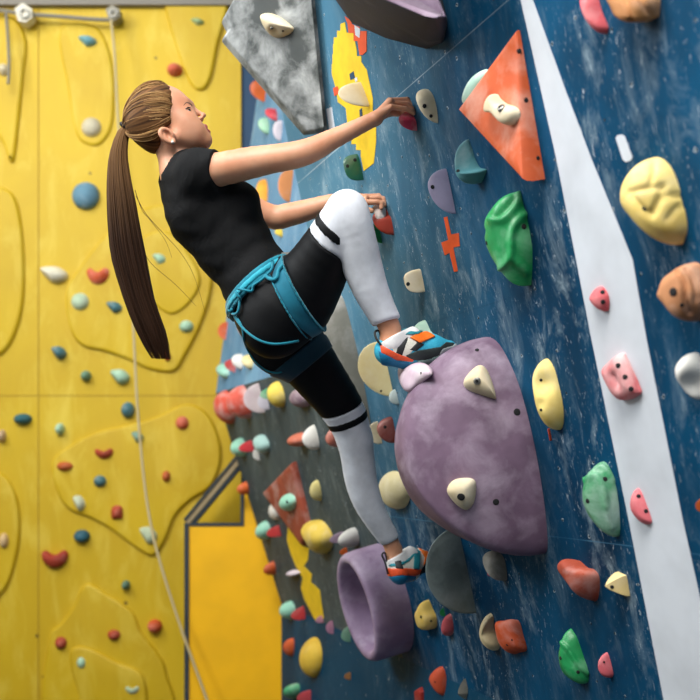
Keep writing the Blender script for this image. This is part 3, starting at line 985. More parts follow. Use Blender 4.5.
# -- lower part of the blue wall
hold('climbing_hold', [(558.6, 563), (568.6, 559), (583, 567), (594, 570), (601, 578.6), (597, 597), (588.6, 600.5), (574, 586), (559, 571)], .06, BRICK, 'terracotta ledge hold right below the big purple volume', n=48, prof='soft', apex=(-.1, .5), dish=[(576, 568, .03, .008)])
hold('climbing_hold', [(605, 583), (609, 577), (614, 571), (628.6, 576), (631.5, 596), (614, 591)], .045, hold_mat((222, 196, 132), .25, col2=(190, 160, 96)), 'small sand-coloured block hold beside the terracotta ledge', prof='peak', sharp=True, n=42, apex=(-.2, .2), holes=[(612, 587, .005)])
hold('climbing_hold', [(495, 622), (506, 620), (518.6, 620.6), (524, 636), (527.7, 651), (518, 653), (508.6, 653.5), (499, 643)], .04, hold_mat((212, 84, 36), .3), 'orange wedge hold in the lower middle beside a cream hook', prof='soft', apex=(0, .3), holes=[(507, 645, .004), (512, 640, .003)])
hold('climbing_hold', [(480, 622), (488, 613), (494, 617), (493, 628), (498, 638), (501, 647), (495, 650.5), (485, 644), (480, 633)], .045, hold_mat((214, 196, 152), .3), 'cream hook-shaped hold touching the orange wedge', prof='round')
hold('climbing_hold', [(558.6, 643), (561, 636), (566, 628), (572, 633), (577, 640), (584, 657), (589.5, 671), (588, 683.5), (577, 680), (566, 672), (560, 660)], .05, GREEN, 'green leaf-shaped hold near the bottom edge', n=48, fine=2, apex=(-.15, -.1), holes=[(560.5, 658, .005), (578, 672, .005)],
     grooves=[([(560, 642), (568, 650), (578, 664), (587, 673)], .006, -.008)])
hold('climbing_hold', [(599, 657), (606, 652), (611, 660), (614.5, 676), (607, 676.5), (603, 671), (599, 668)], .03, hold_mat((232, 108, 118), .4), 'small bright pink hold near the bottom edge', noise=.2, n=32, holes=[(604, 662, .003)])
hold('climbing_hold', [(484, 552), (494.6, 550.5), (507, 562), (506.5, 580), (494.6, 576), (484, 562)], .05, hold_mat((138, 136, 126), .3), 'grey angular hold under the big purple volume', prof='soft', apex=(-.1, .2))
hold('climbing_hold', [(488, 569), (492, 571), (496, 576), (492, 576), (488, 573)], .02, hold_mat((212, 40, 80), .2), 'tiny magenta screw-on foothold below the grey angular hold')
hold('climbing_hold', [(414.5, 611), (420, 604), (426.4, 599.5), (433, 610), (438, 620), (435, 629.5), (420, 627)], .05, hold_mat((232, 196, 96), .25), 'yellow hold right of the hollow tube volume', prof='soft', holes=[(421, 617, .006), (431, 621, .004)])
hold('climbing_hold', [(442, 623), (447, 614), (453.4, 616), (454, 633), (446, 636), (441.5, 633)], .035, hold_mat((190, 84, 90), .45), 'small dusty red hold beside the yellow hold')
hold('climbing_hold', [(440, 608), (443, 609), (446, 615), (443, 616)], .02, GREEN, 'tiny green foothold between the yellow and dusty red holds')
hold('climbing_hold', [(429.5, 674), (433, 668), (443, 666.5), (448, 677), (448.5, 695), (440.6, 691)], .045, hold_mat((204, 80, 44), .2), 'orange-red rounded hold at the lower middle', holes=[(435, 682, .003)])
hold('climbing_hold', [(458, 687), (463.7, 678), (470, 697), (460, 699.5)], .04, hold_mat((150, 146, 132), .2), 'small grey triangular hold at the bottom edge', prof='peak', sharp=True, n=32)
hold('climbing_hold', [(414, 686), (424, 685), (429, 692), (433, 712), (414, 712)], .04, hold_mat((160, 40, 30), .1), 'dark red flat hold cut off by the bottom edge', prof='flat', sharp=True, n=32)
hold('climbing_hold', [(385, 690), (389, 689), (392, 697), (390, 704), (386, 702)], .03, CREAM, 'small cream hold at the bottom edge under the tube')
hold('climbing_hold', [(377.7, 341), (382, 350), (386, 364), (390, 378), (393, 390), (389, 396.5), (379.6, 393), (366, 380), (359.5, 364), (364, 352)], .11, hold_mat((232, 214, 160), .25, col2=(216, 188, 120)), 'cream fan-shaped hold behind the heel of her raised shoe', n=48, apex=(-.1, .2), holes=[(381, 391, .004)])
hold('climbing_hold', [(413, 328), (419, 320), (424, 323), (429, 330), (435, 334), (430, 340), (418, 337)], .05, hold_mat((170, 214, 190), .5), 'pale green hold peeping over her raised shoe')
hold('climbing_hold', [(377, 421), (384, 417), (395, 418), (397, 432), (394.5, 443), (384, 436)], .06, hold_mat((134, 52, 40), .15, .5), 'dark red hold at the left edge of the big purple volume', holes=[(385, 427, .006)])
hold('climbing_hold', [(371, 424), (376, 421), (381, 424), (382, 440), (376, 444), (371, 440)], .04, CREAM, 'cream ribbed hold behind her lower knee', prof='soft', fine=2, grooves=[([(371, 429), (380, 428)], .004, .005), ([(371, 435), (380, 434)], .004, .005)])
hold('climbing_hold', [(379, 480), (386, 471.5), (398, 472), (408, 482), (411, 497), (403, 508), (390, 507), (381, 494)], .06, hold_mat((222, 208, 160), .25), 'cream round hold left below the big purple volume')
hold('climbing_hold', [(389, 394), (394, 389), (399, 396), (399, 404), (393, 403)], .03, hold_mat((176, 190, 186), .3), 'tiny grey-white hold below the cream fan-shaped hold')

# -- far grey panel and pale panel: (cx, cy, w, h, height, material, plane, label, shape)
FAR = [
    (259, 91, 15, 22, .12, ORANGE, SLAB, 'orange drop-shaped hold at the top of the pale far panel', 0),
    (262, 82, 8, 8, .06, hold_mat((236, 214, 90), .2), SLAB, 'small yellow hold above the orange drop-shaped hold', 0),
    (271.5, 115, 13, 13, .08, hold_mat((226, 74, 84), .3), SLAB, 'red-pink round hold on the pale far panel', 0),
    (264, 126, 12, 17, .07, hold_mat((158, 204, 170), .3), SLAB, 'pale green hold left below the red-pink round one', 0),
    (278, 131, 10, 21, .06, hold_mat((220, 206, 214), .4), SLAB, 'whitish pink long hold beside the grey triangle', 0),
    (262, 193, 13, 28, .07, hold_mat((236, 160, 50), .3), SLAB, 'orange-yellow long hold between her chest and the far panel edge', 0),
    (259, 200, 8, 14, .10, hold_mat((220, 70, 70), .5), SLAB, 'small red and white hold overlapping the orange-yellow long hold', 0),
    (286, 186, 15, 33, .09, hold_mat((222, 142, 84), .25), SLAB, 'orange-brown long hold between her two arms', 0),
    (279, 233, 9, 9, .05, hold_mat((226, 196, 70), .2), SLAB, 'small yellow hold just below her left forearm', 0),
    (223, 331, 9, 18, .07, hold_mat((232, 104, 50), .3), SLAB, 'orange hold on the far panel edge left of her hip', 0),
    (244, 326, 14, 24, .06, hold_mat((226, 150, 90), .25), SLAB, 'light orange hold showing behind her harness cord', 0),
    (223, 371, 14, 15, .07, hold_mat((150, 204, 184), .4), SLAB, 'mint hold at the left end of the row under her hip', 0),
    (231, 366, 11, 13, .08, hold_mat((222, 84, 80), .3), SLAB, 'red hold second in the row under her hip', 0),
    (238, 362, 12, 16, .07, WHITE, SLAB, 'white hold third in the row under her hip', 0),
    (248, 362, 12, 15, .06, hold_mat((226, 208, 140), .3), SLAB, 'cream-yellow hold at the right end of the row under her hip', 0),
    (224, 407, 24, 34, .12, hold_mat((204, 78, 58), .45), BLUE, 'red bulbous hold with white top, leftmost of three', 0),
    (240, 402, 24, 34, .13, hold_mat((206, 84, 66), .5), BLUE, 'red bulbous hold with white top, middle of three', 0),
    (255, 398, 18, 30, .12, hold_mat((216, 196, 200), .5), BLUE, 'whitish bulbous hold, rightmost of three', 0),
    (264, 401, 9, 18, .07, hold_mat((206, 200, 214), .4), BLUE, 'slim white hold beside the three bulbous holds', 0),
    (275, 394, 22, 26, .10, hold_mat((226, 200, 84), .3), BLUE, 'yellow knobbly hold right of the bulbous group', 0),
    (267, 393, 8, 12, .08, hold_mat((110, 190, 140), .3), BLUE, 'small green hold on the left of the yellow knobbly hold', 0),
    (302, 397, 22, 20, .06, hold_mat((130, 106, 118), .3), BLUE, 'dusky purple hold behind her lower thigh', 0),
    (310, 437, 20, 25, .10, WHITE, BLUE, 'white rounded hold left of her lower knee', 0),
    (299, 439, 21, 14, .09, hold_mat((200, 110, 84), .3), BLUE, 'salmon hold pressed against the white rounded hold', 0),
    (334, 437, 16, 20, .07, hold_mat((206, 120, 100), .3), BLUE, 'salmon hold peeping out behind her lower knee', 0),
    (239, 447, 17, 19, .09, MINT, BLUE, 'mint round hold near the panel edge, upper one of a column', 0),
    (247, 446, 11, 12, .10, hold_mat((214, 58, 66), .2), BLUE, 'red knob touching the upper mint round hold', 0),
    (262, 444, 16, 19, .07, hold_mat((160, 196, 190), .35), BLUE, 'pale mint wedge hold right of the red knob', 2),
    (257, 454, 6, 13, .04, WHITE, BLUE, 'thin white hold under the pale mint wedge', 0),
    (275, 511, 13, 18, .04, WHITE, BLUE, 'white strip-like hold at the left of the brown-red triangle', 0),
    (316, 490, 13, 21, .06, hold_mat((222, 208, 134), .25), BLUE, 'pale yellow oval hold right of the brown-red triangle', 0),
    (243, 488, 13, 13, .08, ORANGE, BLUE, 'orange round hold on the panel edge above the kiosk panel', 0),
    (263, 530, 17, 19, .09, MINT, BLUE, 'mint round hold near the panel edge, second down the column', 0),
    (274, 531, 11, 12, .10, hold_mat((220, 66, 66), .2), BLUE, 'red knob touching the second mint round hold', 0),
    (318, 537, 30, 34, .10, hold_mat((226, 194, 78), .35), BLUE, 'large yellow lumpy hold below the brown-red triangle', 2),
    (350, 537, 20, 20, .09, hold_mat((212, 210, 204), .35), BLUE, 'white round hold left of her lower shin', 0),
    (338, 537, 13, 12, .08, hold_mat((186, 160, 182), .3), BLUE, 'lilac hold pressed against the white round hold', 0),
    (344, 551, 9, 8, .05, ORANGE, BLUE, 'small orange foothold above the hollow tube', 0),
    (270, 568, 13, 14, .08, hold_mat((214, 92, 36), .2), BLUE, 'orange round hold on the panel edge below the second mint hold', 0),
    (293.5, 573, 15, 7, .05, hold_mat((206, 192, 204), .3), BLUE, 'pale bar-shaped hold beside the yellow paint', 0),
    (288, 610, 17, 19, .09, MINT, BLUE, 'mint round hold near the panel edge, third down the column', 0),
    (299, 613, 11, 14, .10, hold_mat((220, 66, 70), .2), BLUE, 'red knob touching the third mint round hold', 0),
    (289, 647, 12, 18, .07, hold_mat((212, 92, 38), .2), BLUE, 'orange oval hold near the bottom left of the navy panel', 0),
    (311, 657, 24, 40, .10, hold_mat((228, 188, 62), .2), BLUE, 'tall yellow lumpy hold near the bottom of the navy panel', 0),
    (292, 691, 17, 16, .09, hold_mat((70, 160, 110), .3), BLUE, 'green round hold at the bottom edge of the photo', 0),
    (304, 697, 12, 14, .10, hold_mat((222, 84, 90), .2), BLUE, 'red knob touching the green round hold at the bottom', 0),
    (320, 619, 7, 8, .05, hold_mat((214, 150, 170), .2), BLUE, 'tiny pink foothold at the foot of the yellow paint', 0),
    (331, 627, 7, 14, .05, hold_mat((216, 150, 178), .2), BLUE, 'slim pink foothold left of the hollow tube', 0),
    (347, 634, 9, 16, .06, hold_mat((130, 180, 150), .3), BLUE, 'small mint hold at the left rim of the hollow tube', 0),
    (348, 676, 6, 8, .04, TAN, BLUE, 'tiny tan foothold below the hollow tube', 0),
]
for cx, cy, w, h, ht, mt, pl, lab, kd in FAR:
    if pl is BLUE:
        z = BLUE.hit(cx, cy)[2]
        if z < FOLD_Z - .02: pl = KICK
    hold('climbing_hold', blob(cx, cy, w, h, .12, kind=kd), min(ht, .35 * min(w, h) / 200.0 + .02) if False else ht * .8, mt, lab, plane=pl, noise=.12 if w > 18 else .05, n=28)

# -- yellow wall
RB = hold_mat((170, 66, 36), .15)
RO = hold_mat((206, 84, 40), .2)
MN = hold_mat((164, 200, 172), .3)
TB = hold_mat((72, 120, 128), .2)
YH = [
    (88, 42, 19, 13, hold_mat((112, 166, 176), .2), 'blue-green wedge hold high on the yellow wall under the cable', 2),
    (198, 23, 14, 10, hold_mat((150, 176, 120), .2), 'pale green hold at the top right of the yellow wall', 2),
    (175, 70, 16, 14, RO, 'red-orange round hold above her head', 0),
    (92, 128, 21, 21, hold_mat((216, 206, 176), .2), 'pale round hold left of her ponytail tie', 0),
    (86, 196, 28, 28, SLATE, 'large slate blue round hold left of the ponytail', 0),
    (5, 71, 13, 15, hold_mat((220, 206, 172), .2), 'pale hold at the top left edge', 0),
    (54, 275, 27, 17, hold_mat((214, 208, 184), .2), 'whitish wedge hold left of the curved red hold', 2),
    (99, 276, 25, 21, RO, 'curved red-orange hold left of the ponytail', 1),
    (81, 302, 20, 19, hold_mat((186, 208, 176), .3), 'pale mint round hold below the curved red hold', 0),
    (115, 308, 17, 13, TB, 'teal wedge hold beside the lower ponytail', 2),
    (160, 260, 17, 14, MN, 'pale mint hold between ponytail and her back', 2),
    (187, 327, 16, 14, MN, 'mint round hold right of the ponytail tip', 0),
    (168, 357, 8, 10, RB, 'small dark red hold by the ponytail tip', 0),
    (59, 353, 15, 13, TB, 'grey-teal hold at the left, above the wall seam', 2),
    (86, 376, 11, 11, hold_mat((112, 150, 124), .2), 'small green-grey round hold above the wall seam', 0),
    (120, 377, 19, 15, MN, 'pale mint wedge hold above the wall seam', 2),
    (128, 410, 14, 16, TB, 'teal round hold just below the wall seam', 0),
    (23, 419, 19, 11, hold_mat((46, 104, 112), .1), 'dark teal oval hold at the far left', 0),
    (60, 429, 10, 12, MN, 'small mint hold right of the dark teal oval', 0),
    (2, 436, 9, 13, hold_mat((206, 176, 140), .2), 'tan hold cut off by the left edge, upper of two', 0),
    (138, 437, 13, 12, hold_mat((120, 160, 140), .2), 'grey-green hold beside the hanging rope', 2),
    (183, 423, 15, 15, RO, 'red-orange round hold inside the raised plate, upper right', 0),
    (105, 453, 21, 13, RB, 'red-brown crescent hold inside the raised plate', 1),
    (66, 466, 19, 10, hold_mat((190, 92, 36), .15), 'orange-brown flat hold at the left end of the raised plate', 0),
    (101, 481, 15, 13, TB, 'blue-teal round hold inside the raised plate', 0),
    (80, 503, 14, 17, hold_mat((206, 216, 186), .3), 'whitish mint hold at the lower rim of the raised plate', 2),
    (118, 512, 13, 14, RB, 'red-brown square hold inside the raised plate', 3),
    (167, 476, 10, 12, hold_mat((186, 90, 36), .15), 'small orange-brown hold right of the hanging rope', 0),
    (149, 535, 19, 19, hold_mat((190, 204, 170), .3), 'whitish mint wedge hold at the bottom tip of the raised plate', 2),
    (82, 536, 17, 13, hold_mat((40, 92, 108), .1), 'dark blue hold above the large red-brown crescent', 0),
    (55, 558, 27, 20, hold_mat((168, 58, 38), .15), 'large red-brown crescent hold low on the yellow wall', 1),
    (5, 540, 12, 17, hold_mat((206, 172, 120), .2), 'tan hold cut off by the left edge, lower of two', 0),
    (126, 585, 9, 10, hold_mat((84, 126, 104), .2), 'tiny teal hold above the lowest raised plate', 0),
    (62, 642, 14, 14, RB, 'brown-red round hold at the left rim of the lowest raised plate', 0),
    (115, 634, 15, 12, RB, 'dark red oval hold inside the lowest raised plate', 0),
    (155, 626, 15, 14, hold_mat((196, 80, 30), .15), 'orange-red round hold right of the lowest raised plate', 0),
    (83, 661, 13, 17, MN, 'mint round hold inside the lowest raised plate', 0),
    (134, 688, 20, 14, hold_mat((176, 200, 160), .3), 'pale mint crescent hold at the bottom of the yellow wall', 1),
]
for cx, cy, w, h, mt, lab, kd in YH:
    hold('climbing_hold', blob(cx, cy, w, h, 0, kind=kd), .075, mt, lab, plane=YEL, noise=.06, n=28, prof='round', apex=(0, -.1))


# ------------------------------------------------------------------ the climber: signed-distance body, meshed with surface nets
class Grid:
    def __init__(s, xs, ys, zs):
        s.xs, s.ys, s.zs = (np.asarray(a, np.float32) for a in (xs, ys, zs))
        s.f = np.full((len(xs), len(ys), len(zs)), 1.0, np.float32)

    def sub(s, lo, hi):
        sl = []
        for a, l, h in ((s.xs, lo[0], hi[0]), (s.ys, lo[1], hi[1]), (s.zs, lo[2], hi[2])):
            i, j = np.searchsorted(a, l), np.searchsorted(a, h)
            sl.append(slice(int(max(i - 1, 0)), int(min(j + 1, len(a)))))
        X = s.xs[sl[0]][:, None, None]; Y = s.ys[sl[1]][None, :, None]; Z = s.zs[sl[2]][None, None, :]
        return tuple(sl), X, Y, Z


def smin(a, b, k):
    if k <= 0: return np.minimum(a, b)
    h = np.maximum(k - np.abs(a - b), 0) / k
    return np.minimum(a, b) - h * h * (k / 4)


# primitives: ('cap', a, b, ra, rb), ('ell', c, R(3 axes), radii), ('tub', a, b, side, (rw, rd) at a, (rw, rd) at b)
def prim_bounds(p):
    if p[0] == 'cap':
        r = max(p[3], p[4]); P = np.array([p[1], p[2]])
    elif p[0] == 'ell':
        r = max(p[3]); P = np.array([p[1]])
    else:
        r = max(max(p[4]), max(p[5])); P = np.array([p[1], p[2]])
    return P.min(0) - r, P.max(0) + r


def prim_eval(p, X, Y, Z):
    if p[0] == 'cap':
        a, b = p[1], p[2]; ba = b - a; L2 = float(ba @ ba) + 1e-12
        dx, dy, dz = X - a[0], Y - a[1], Z - a[2]
        h = np.clip((dx * ba[0] + dy * ba[1] + dz * ba[2]) / L2, 0, 1)
        return np.sqrt((dx - h * ba[0]) ** 2 + (dy - h * ba[1]) ** 2 + (dz - h * ba[2]) ** 2) - (p[3] + (p[4] - p[3]) * h)
    if p[0] == 'ell':
        c, R, r = p[1], p[2], p[3]
        dx, dy, dz = X - c[0], Y - c[1], Z - c[2]
        u = [dx * ax[0] + dy * ax[1] + dz * ax[2] for ax in R]
        k0 = np.sqrt(sum((ui / ri) ** 2 for ui, ri in zip(u, r))) + 1e-9
        k1 = np.sqrt(sum((ui / ri ** 2) ** 2 for ui, ri in zip(u, r))) + 1e-9
        return k0 * (k0 - 1) / k1
    a, b, sd = p[1], p[2], p[3]; ba = b - a; L2 = float(ba @ ba) + 1e-12
    dx, dy, dz = X - a[0], Y - a[1], Z - a[2]
    h = np.clip((dx * ba[0] + dy * ba[1] + dz * ba[2]) / L2, 0, 1)
    qx, qy, qz = dx - h * ba[0], dy - h * ba[1], dz - h * ba[2]
    u = qx * sd[0] + qy * sd[1] + qz * sd[2]
    w2 = np.maximum(qx * qx + qy * qy + qz * qz - u * u, 0)
    rw = p[4][0] + (p[5][0] - p[4][0]) * h
    rd = p[4][1] + (p[5][1] - p[4][1]) * h
    k0 = np.sqrt((u / rw) ** 2 + w2 / rd ** 2) + 1e-9
    k1 = np.sqrt((u / rw ** 2) ** 2 + w2 / rd ** 4) + 1e-9
    return k0 * (k0 - 1) / k1


def add(g, prims, inflate=0.0, k=None):
    for p, kk in prims:
        kk = kk if k is None else k
        lo, hi = prim_bounds(p)
        pad = 0.035 + abs(kk) + max(inflate, 0)
        sl, X, Y, Z = g.sub(lo - pad, hi + pad)
        d = (prim_eval(p, X, Y, Z) - inflate).astype(np.float32)
        if kk < 0:
            g.f[sl] = -smin(-g.f[sl], d, -kk)            # carved away
        else:
            g.f[sl] = smin(g.f[sl], d, kk)
    return g


def nets(g, f=None):
    f = g.f if f is None else f
    s = f < 0
    nx, ny, nz = f.shape
    cnt = np.zeros((nx - 1, ny - 1, nz - 1), np.uint8)
    offs = [(i, j, k) for i in (0, 1) for j in (0, 1) for k in (0, 1)]
    for i, j, k in offs:
        cnt += s[i:nx - 1 + i, j:ny - 1 + j, k:nz - 1 + k]
    act = (cnt > 0) & (cnt < 8)
    ci = np.argwhere(act)
    if len(ci) == 0: return np.zeros((0, 3)), np.zeros((0, 4), int)
    vid = np.full(act.shape, -1, np.int32)
    vid[act] = np.arange(len(ci), dtype=np.int32)
    A = [g.xs, g.ys, g.zs]
    cv = {}
    for o in offs:
        q = ci + o
        cv[o] = (f[q[:, 0], q[:, 1], q[:, 2]], np.stack([A[d][q[:, d]] for d in range(3)], -1))
    acc = np.zeros((len(ci), 3)); num = np.zeros(len(ci))
    for o in offs:
        for d in range(3):
            if o[d]: continue
            o2 = list(o); o2[d] = 1; o2 = tuple(o2)
            fa, pa = cv[o]; fb, pb = cv[o2]
            m = (fa < 0) != (fb < 0)
            t = np.where(m, fa / np.where(m, fa - fb, 1), 0)
            acc += np.where(m[:, None], pa + (pb - pa) * t[:, None], 0); num += m
    vs = acc / num[:, None]
    fs = []
    for d in range(3):
        e, r = (d + 1) % 3, (d + 2) % 3
        lo = [slice(None)] * 3; hi = [slice(None)] * 3
        lo[d] = slice(0, -1); hi[d] = slice(1, None)
        ch = s[tuple(lo)] != s[tuple(hi)]
        q = np.argwhere(ch)
        q = q[(q[:, e] > 0) & (q[:, r] > 0) & (q[:, e] < act.shape[e]) & (q[:, r] < act.shape[r]) & (q[:, d] < act.shape[d])]
        inside = s[q[:, 0], q[:, 1], q[:, 2]]
        idx = []
        for de, dr in ((-1, -1), (0, -1), (0, 0), (-1, 0)):
            c = q.copy(); c[:, e] += de; c[:, r] += dr
            idx.append(vid[c[:, 0], c[:, 1], c[:, 2]])
        Q = np.stack(idx, -1)
        Q[~inside] = Q[~inside][:, ::-1]
        fs.append(Q)
    Q = np.vstack(fs)
    return vs, Q[(Q >= 0).all(1)]


def relax(vs, Q, it=1, lam=.5):
    e = np.vstack([Q[:, [0, 1]], Q[:, [1, 2]], Q[:, [2, 3]], Q[:, [3, 0]]])
    for _ in range(it):
        acc = np.zeros_like(vs); n = np.zeros(len(vs))
        for a, b in ((0, 1), (1, 0)):
            for d in range(3): acc[:, d] += np.bincount(e[:, a], vs[e[:, b], d], len(vs))
            n += np.bincount(e[:, a], minlength=len(vs))
        vs = vs + lam * (acc / np.maximum(n, 1)[:, None] - vs)
    return vs


def step_axis(lo, hi, h, fine=(), hf=.0025):
    out = [lo]
    while out[-1] < hi:
        x = out[-1]
        out.append(x + (hf if any(a <= x <= b for a, b in fine) else h))
    return np.array(out)


def bounds_of(prims, pad):
    B = [prim_bounds(p) for p, _ in prims]
    return np.min([b[0] for b in B], 0) - pad, np.max([b[1] for b in B], 0) + pad


def fgrid(prims, h, pad=.03):
    lo, hi = bounds_of([q for q in prims if q[1] >= 0], pad)
    return Grid(*(np.arange(lo[d], hi[d] + h, h) for d in range(3)))


def cut(g, pt, nrm):
    """signed distance to the half space on the far side of nrm (negative = kept, behind the plane)"""
    nrm = unit(nrm)
    return ((g.xs - pt[0])[:, None, None] * nrm[0] + (g.ys - pt[1])[None, :, None] * nrm[1] + (g.zs - pt[2])[None, None, :] * nrm[2]).astype(np.float32)


def sdf_obj(name, g, mat, parent, org, f=None, it=1):
    vs, Q = nets(g, f)
    vs = relax(vs, Q, it)
    return mesh_obj(name, vs, Q, mat, parent, Matrix.Translation(Vector(org)))


cap = lambda a, b, ra, rb, k=.02: (('cap', a, b, ra, rb), k)
tub = lambda a, b, sd, ra, rb, k=.03: (('tub', a, b, unit(sd), ra, rb), k)

TY = math.radians(8)
FW, RT, UP = V(math.cos(TY), math.sin(TY), 0), V(math.sin(TY), -math.cos(TY), 0), V(0, 0, 1)
Yc = 3.13

# -- head frame: pitched back
HP = math.radians(30)
HO = J(167, 118, 3.08)
hf = unit(FW * math.cos(HP) + UP * math.sin(HP))
hu = unit(-FW * math.sin(HP) + UP * math.cos(HP))
HR = (hf, RT, hu)
hd = lambda f, r, u: HO + hf * f + RT * r + hu * u
ell = lambda f, r, u, rr, k=.02: (('ell', hd(f, r, u), HR, rr), k)

eye_c = lambda sg: EYES[sg]
eye_g = lambda sg: unit(hf * .80 + RT * sg * .60)
eye_l = lambda sg: unit(RT * sg * .80 - hf * .60)


def lid(sg, elev, R_, n=6, t0=-62, t1=62):
    out = []
    for t in np.radians(np.linspace(t0, t1, n)):
        e = math.radians(elev) * math.cos(t) ** .7
        out.append(eye_c(sg) + R_ * (math.cos(e) * (math.cos(t) * eye_g(sg) + math.sin(t) * eye_l(sg)) + math.sin(e) * hu))
    return out


HEAD = [
    ell(-.008, 0, .022, (.090, .073, .080)),
    ell(.026, 0, -.030, (.058, .060, .086), .03),
    cap(hd(-.006, .046, -.078), hd(.060, .014, -.116), .020, .015, .03),
    cap(hd(-.006, -.046, -.078), hd(.060, -.014, -.116), .020, .015, .03),
    ell(.070, 0, -.1125, (.020, .019, .018), .02),
    ell(.066, 0, -.083, (.024, .029, .026), .02),
    ell(.036, .040, -.046, (.030, .024, .030), .03),
    ell(.036, -.040, -.046, (.030, .024, .030), .03),
    ell(.044, .034, -.078, (.030, .022, .034), .03),
    ell(.044, -.034, -.078, (.030, .022, .034), .03),
    cap(hd(.070, .026, .010), hd(.082, .004, .003), .010, .009, .015),
    cap(hd(.070, -.026, .012), hd(.082, -.004, .006), .010, .009, .015),
    # sockets, then the eyelids
    'eyes',
    # nose
    cap(hd(.081, 0, -.008), hd(.101, 0, -.041), .0070, .0070, .012),
    ell(.1035, 0, -.0445, (.0078, .0075, .0068), .006),
    ell(.091, .010, -.050, (.0085, .0055, .0055), .006),
    ell(.091, -.010, -.050, (.009, .0065, .0065), .006),
    # lips
    cap(hd(.0885, .0, -.0765), hd(.079, .019, -.085), .0068, .003, .006),
    cap(hd(.0885, .0, -.0765), hd(.079, -.019, -.085), .0068, .003, .006),
    cap(hd(.0875, .0, -.0955), hd(.078, .017, -.0875), .0072, .003, .006),
    cap(hd(.0875, .0, -.0955), hd(.078, -.017, -.0875), .0072, .003, .006),
    (('cap', hd(.098, .0, -.0865), hd(.084, .022, -.0868), .0022, .0015), -.002),
    (('cap', hd(.098, .0, -.0865), hd(.084, -.022, -.0868), .0022, .0015), -.002),
]
EYE_AT = HEAD.index('eyes')


def sdf_at(prims, p):
    v = 1.0
    for pr, k in prims:
        d = float(prim_eval(pr, *[np.array(q) for q in p]))
        v = float(smin(np.array(v), np.array(d), k)) if k >= 0 else -float(smin(np.array(-v), np.array(d), -k))
    return v


EYES = {}
for sg in (1, -1):
    q = hd(.0480, sg * .0400, -.0275) + eye_g(sg) * .04
    while sdf_at(HEAD[:EYE_AT], q) > 0: q = q - eye_g(sg) * .0005
    EYES[sg] = q - eye_g(sg) * .0128
    HEAD[EYE_AT:EYE_AT] = []
HEAD = [x for x in HEAD if x != 'eyes'] + [(('ell', EYES[g_] + eye_g(g_) * .0200, HR, (.0125, .0125, .0095)), -.006) for g_ in (1, -1)]
for sg in (1, -1):
    HEAD += [
        # ear: back plate, rim, lobe
        (('ell', hd(-.037, sg * .070, -.070), (unit(hf - RT * sg * .35), unit(RT * sg + hf * .35), hu), (.015, .006, .021)), .010),
    ]
    for el, lr in ((30, .0028), (-27, .0024)):
        L_ = lid(sg, el, .0128)
        HEAD += [cap(a, b, lr, lr, .003) for a, b in zip(L_[:-1], L_[1:])]
    rim = [(-.012, .071, -.050), (-.010, .074, -.038), (-.016, .077, -.022), (-.029, .081, -.011), (-.044, .084, -.014), (-.050, .084, -.029), (-.045, .081, -.047), (-.034, .077, -.061), (-.023, .073, -.069), (-.015, .070, -.060)]
    rim = [(-.037 + (x[0] + .030) * .82, x[1], -.042 + (x[2] + .040) * .82) for x in catmull(rim, 28)]
    for a, b in zip(rim[:-1], rim[1:]):
        HEAD.append(cap(hd(a[0], sg * (a[1] - .003), a[2] - .030), hd(b[0], sg * (b[1] - .003), b[2] - .030), .0042, .0042, .006))
    HEAD.append((('ell', hd(-.034, sg * .077, -.070), HR, (.008, .006, .012)), -.004))
    HEAD.append(cap(hd(-.042, sg * .077, -.056), hd(-.042, sg * .076, -.076), .0035, .0035, .004))

TORSO = [
    tub(J(192, 187, Yc), J(207, 210, Yc), RT, (.132, .092), (.145, .118), .04),
    tub(J(207, 210, Yc), J(232, 243, Yc), RT, (.140, .112), (.120, .106), .04),
    tub(J(232, 243, Yc), J(257, 280, Yc), RT, (.118, .102), (.125, .096), .04),
    tub(J(260, 284, Yc), J(270, 312, Yc), RT, (.135, .090), (.150, .090), .04),
    cap(J(199, 174, 3.0), J(188, 178, 3.27), .050, .050, .05),
    (('ell', J(239, 205, 3.06), (FW, RT, UP), (.058, .062, .062)), .03),
    (('ell', J(237, 206, 3.20), (FW, RT, UP), (.058, .062, .062)), .03),
]
NECK = [cap(J(168, 143, 3.085), J(183, 178, 3.11), .047, .052, .03), cap(J(178, 170, 3.08), J(199, 175, 3.01), .034, .040, .04),
        cap(J(176, 171, 3.12), J(192, 180, 3.25), .034, .040, .04)]
rS, rE, rW = J(199, 173, 2.99), J(288, 156.5, 2.92), J(376, 118.5, 2.945)
ARM_R = [cap(rS, J(245, 164, 2.95), .052, .0455, .008), cap(J(245, 164, 2.95), rE, .0445, .038, .008), cap(rE, J(303, 153, 2.92), .038, .036, .008),
         cap(J(303, 153, 2.92), J(330, 140.5, 2.93), .035, .029, .008), cap(J(330, 140.5, 2.93), J(366, 123, 2.94), .029, .0225, .008), cap(J(366, 123, 2.94), rW, .022, .020, .008)]
lS, lE, lW = J(192, 184, 3.29), J(272, 217, 3.37), J(354, 198.5, 3.31)
ARM_L = [cap(lS, lE, .050, .040, .008), cap(lE, J(306, 210.5, 3.35), .039, .035, .008), cap(J(306, 210.5, 3.35), J(332, 202.5, 3.33), .034, .027, .008),
         cap(J(332, 202.5, 3.33), lW, .026, .020, .008)]


def chain(pts, n=12):
    C = catmull(np.array(pts, float), n)
    return [cap(J(*a[:3]), J(*b[:3]), a[3], b[3], .004) for a, b in zip(C[:-1], C[1:])]


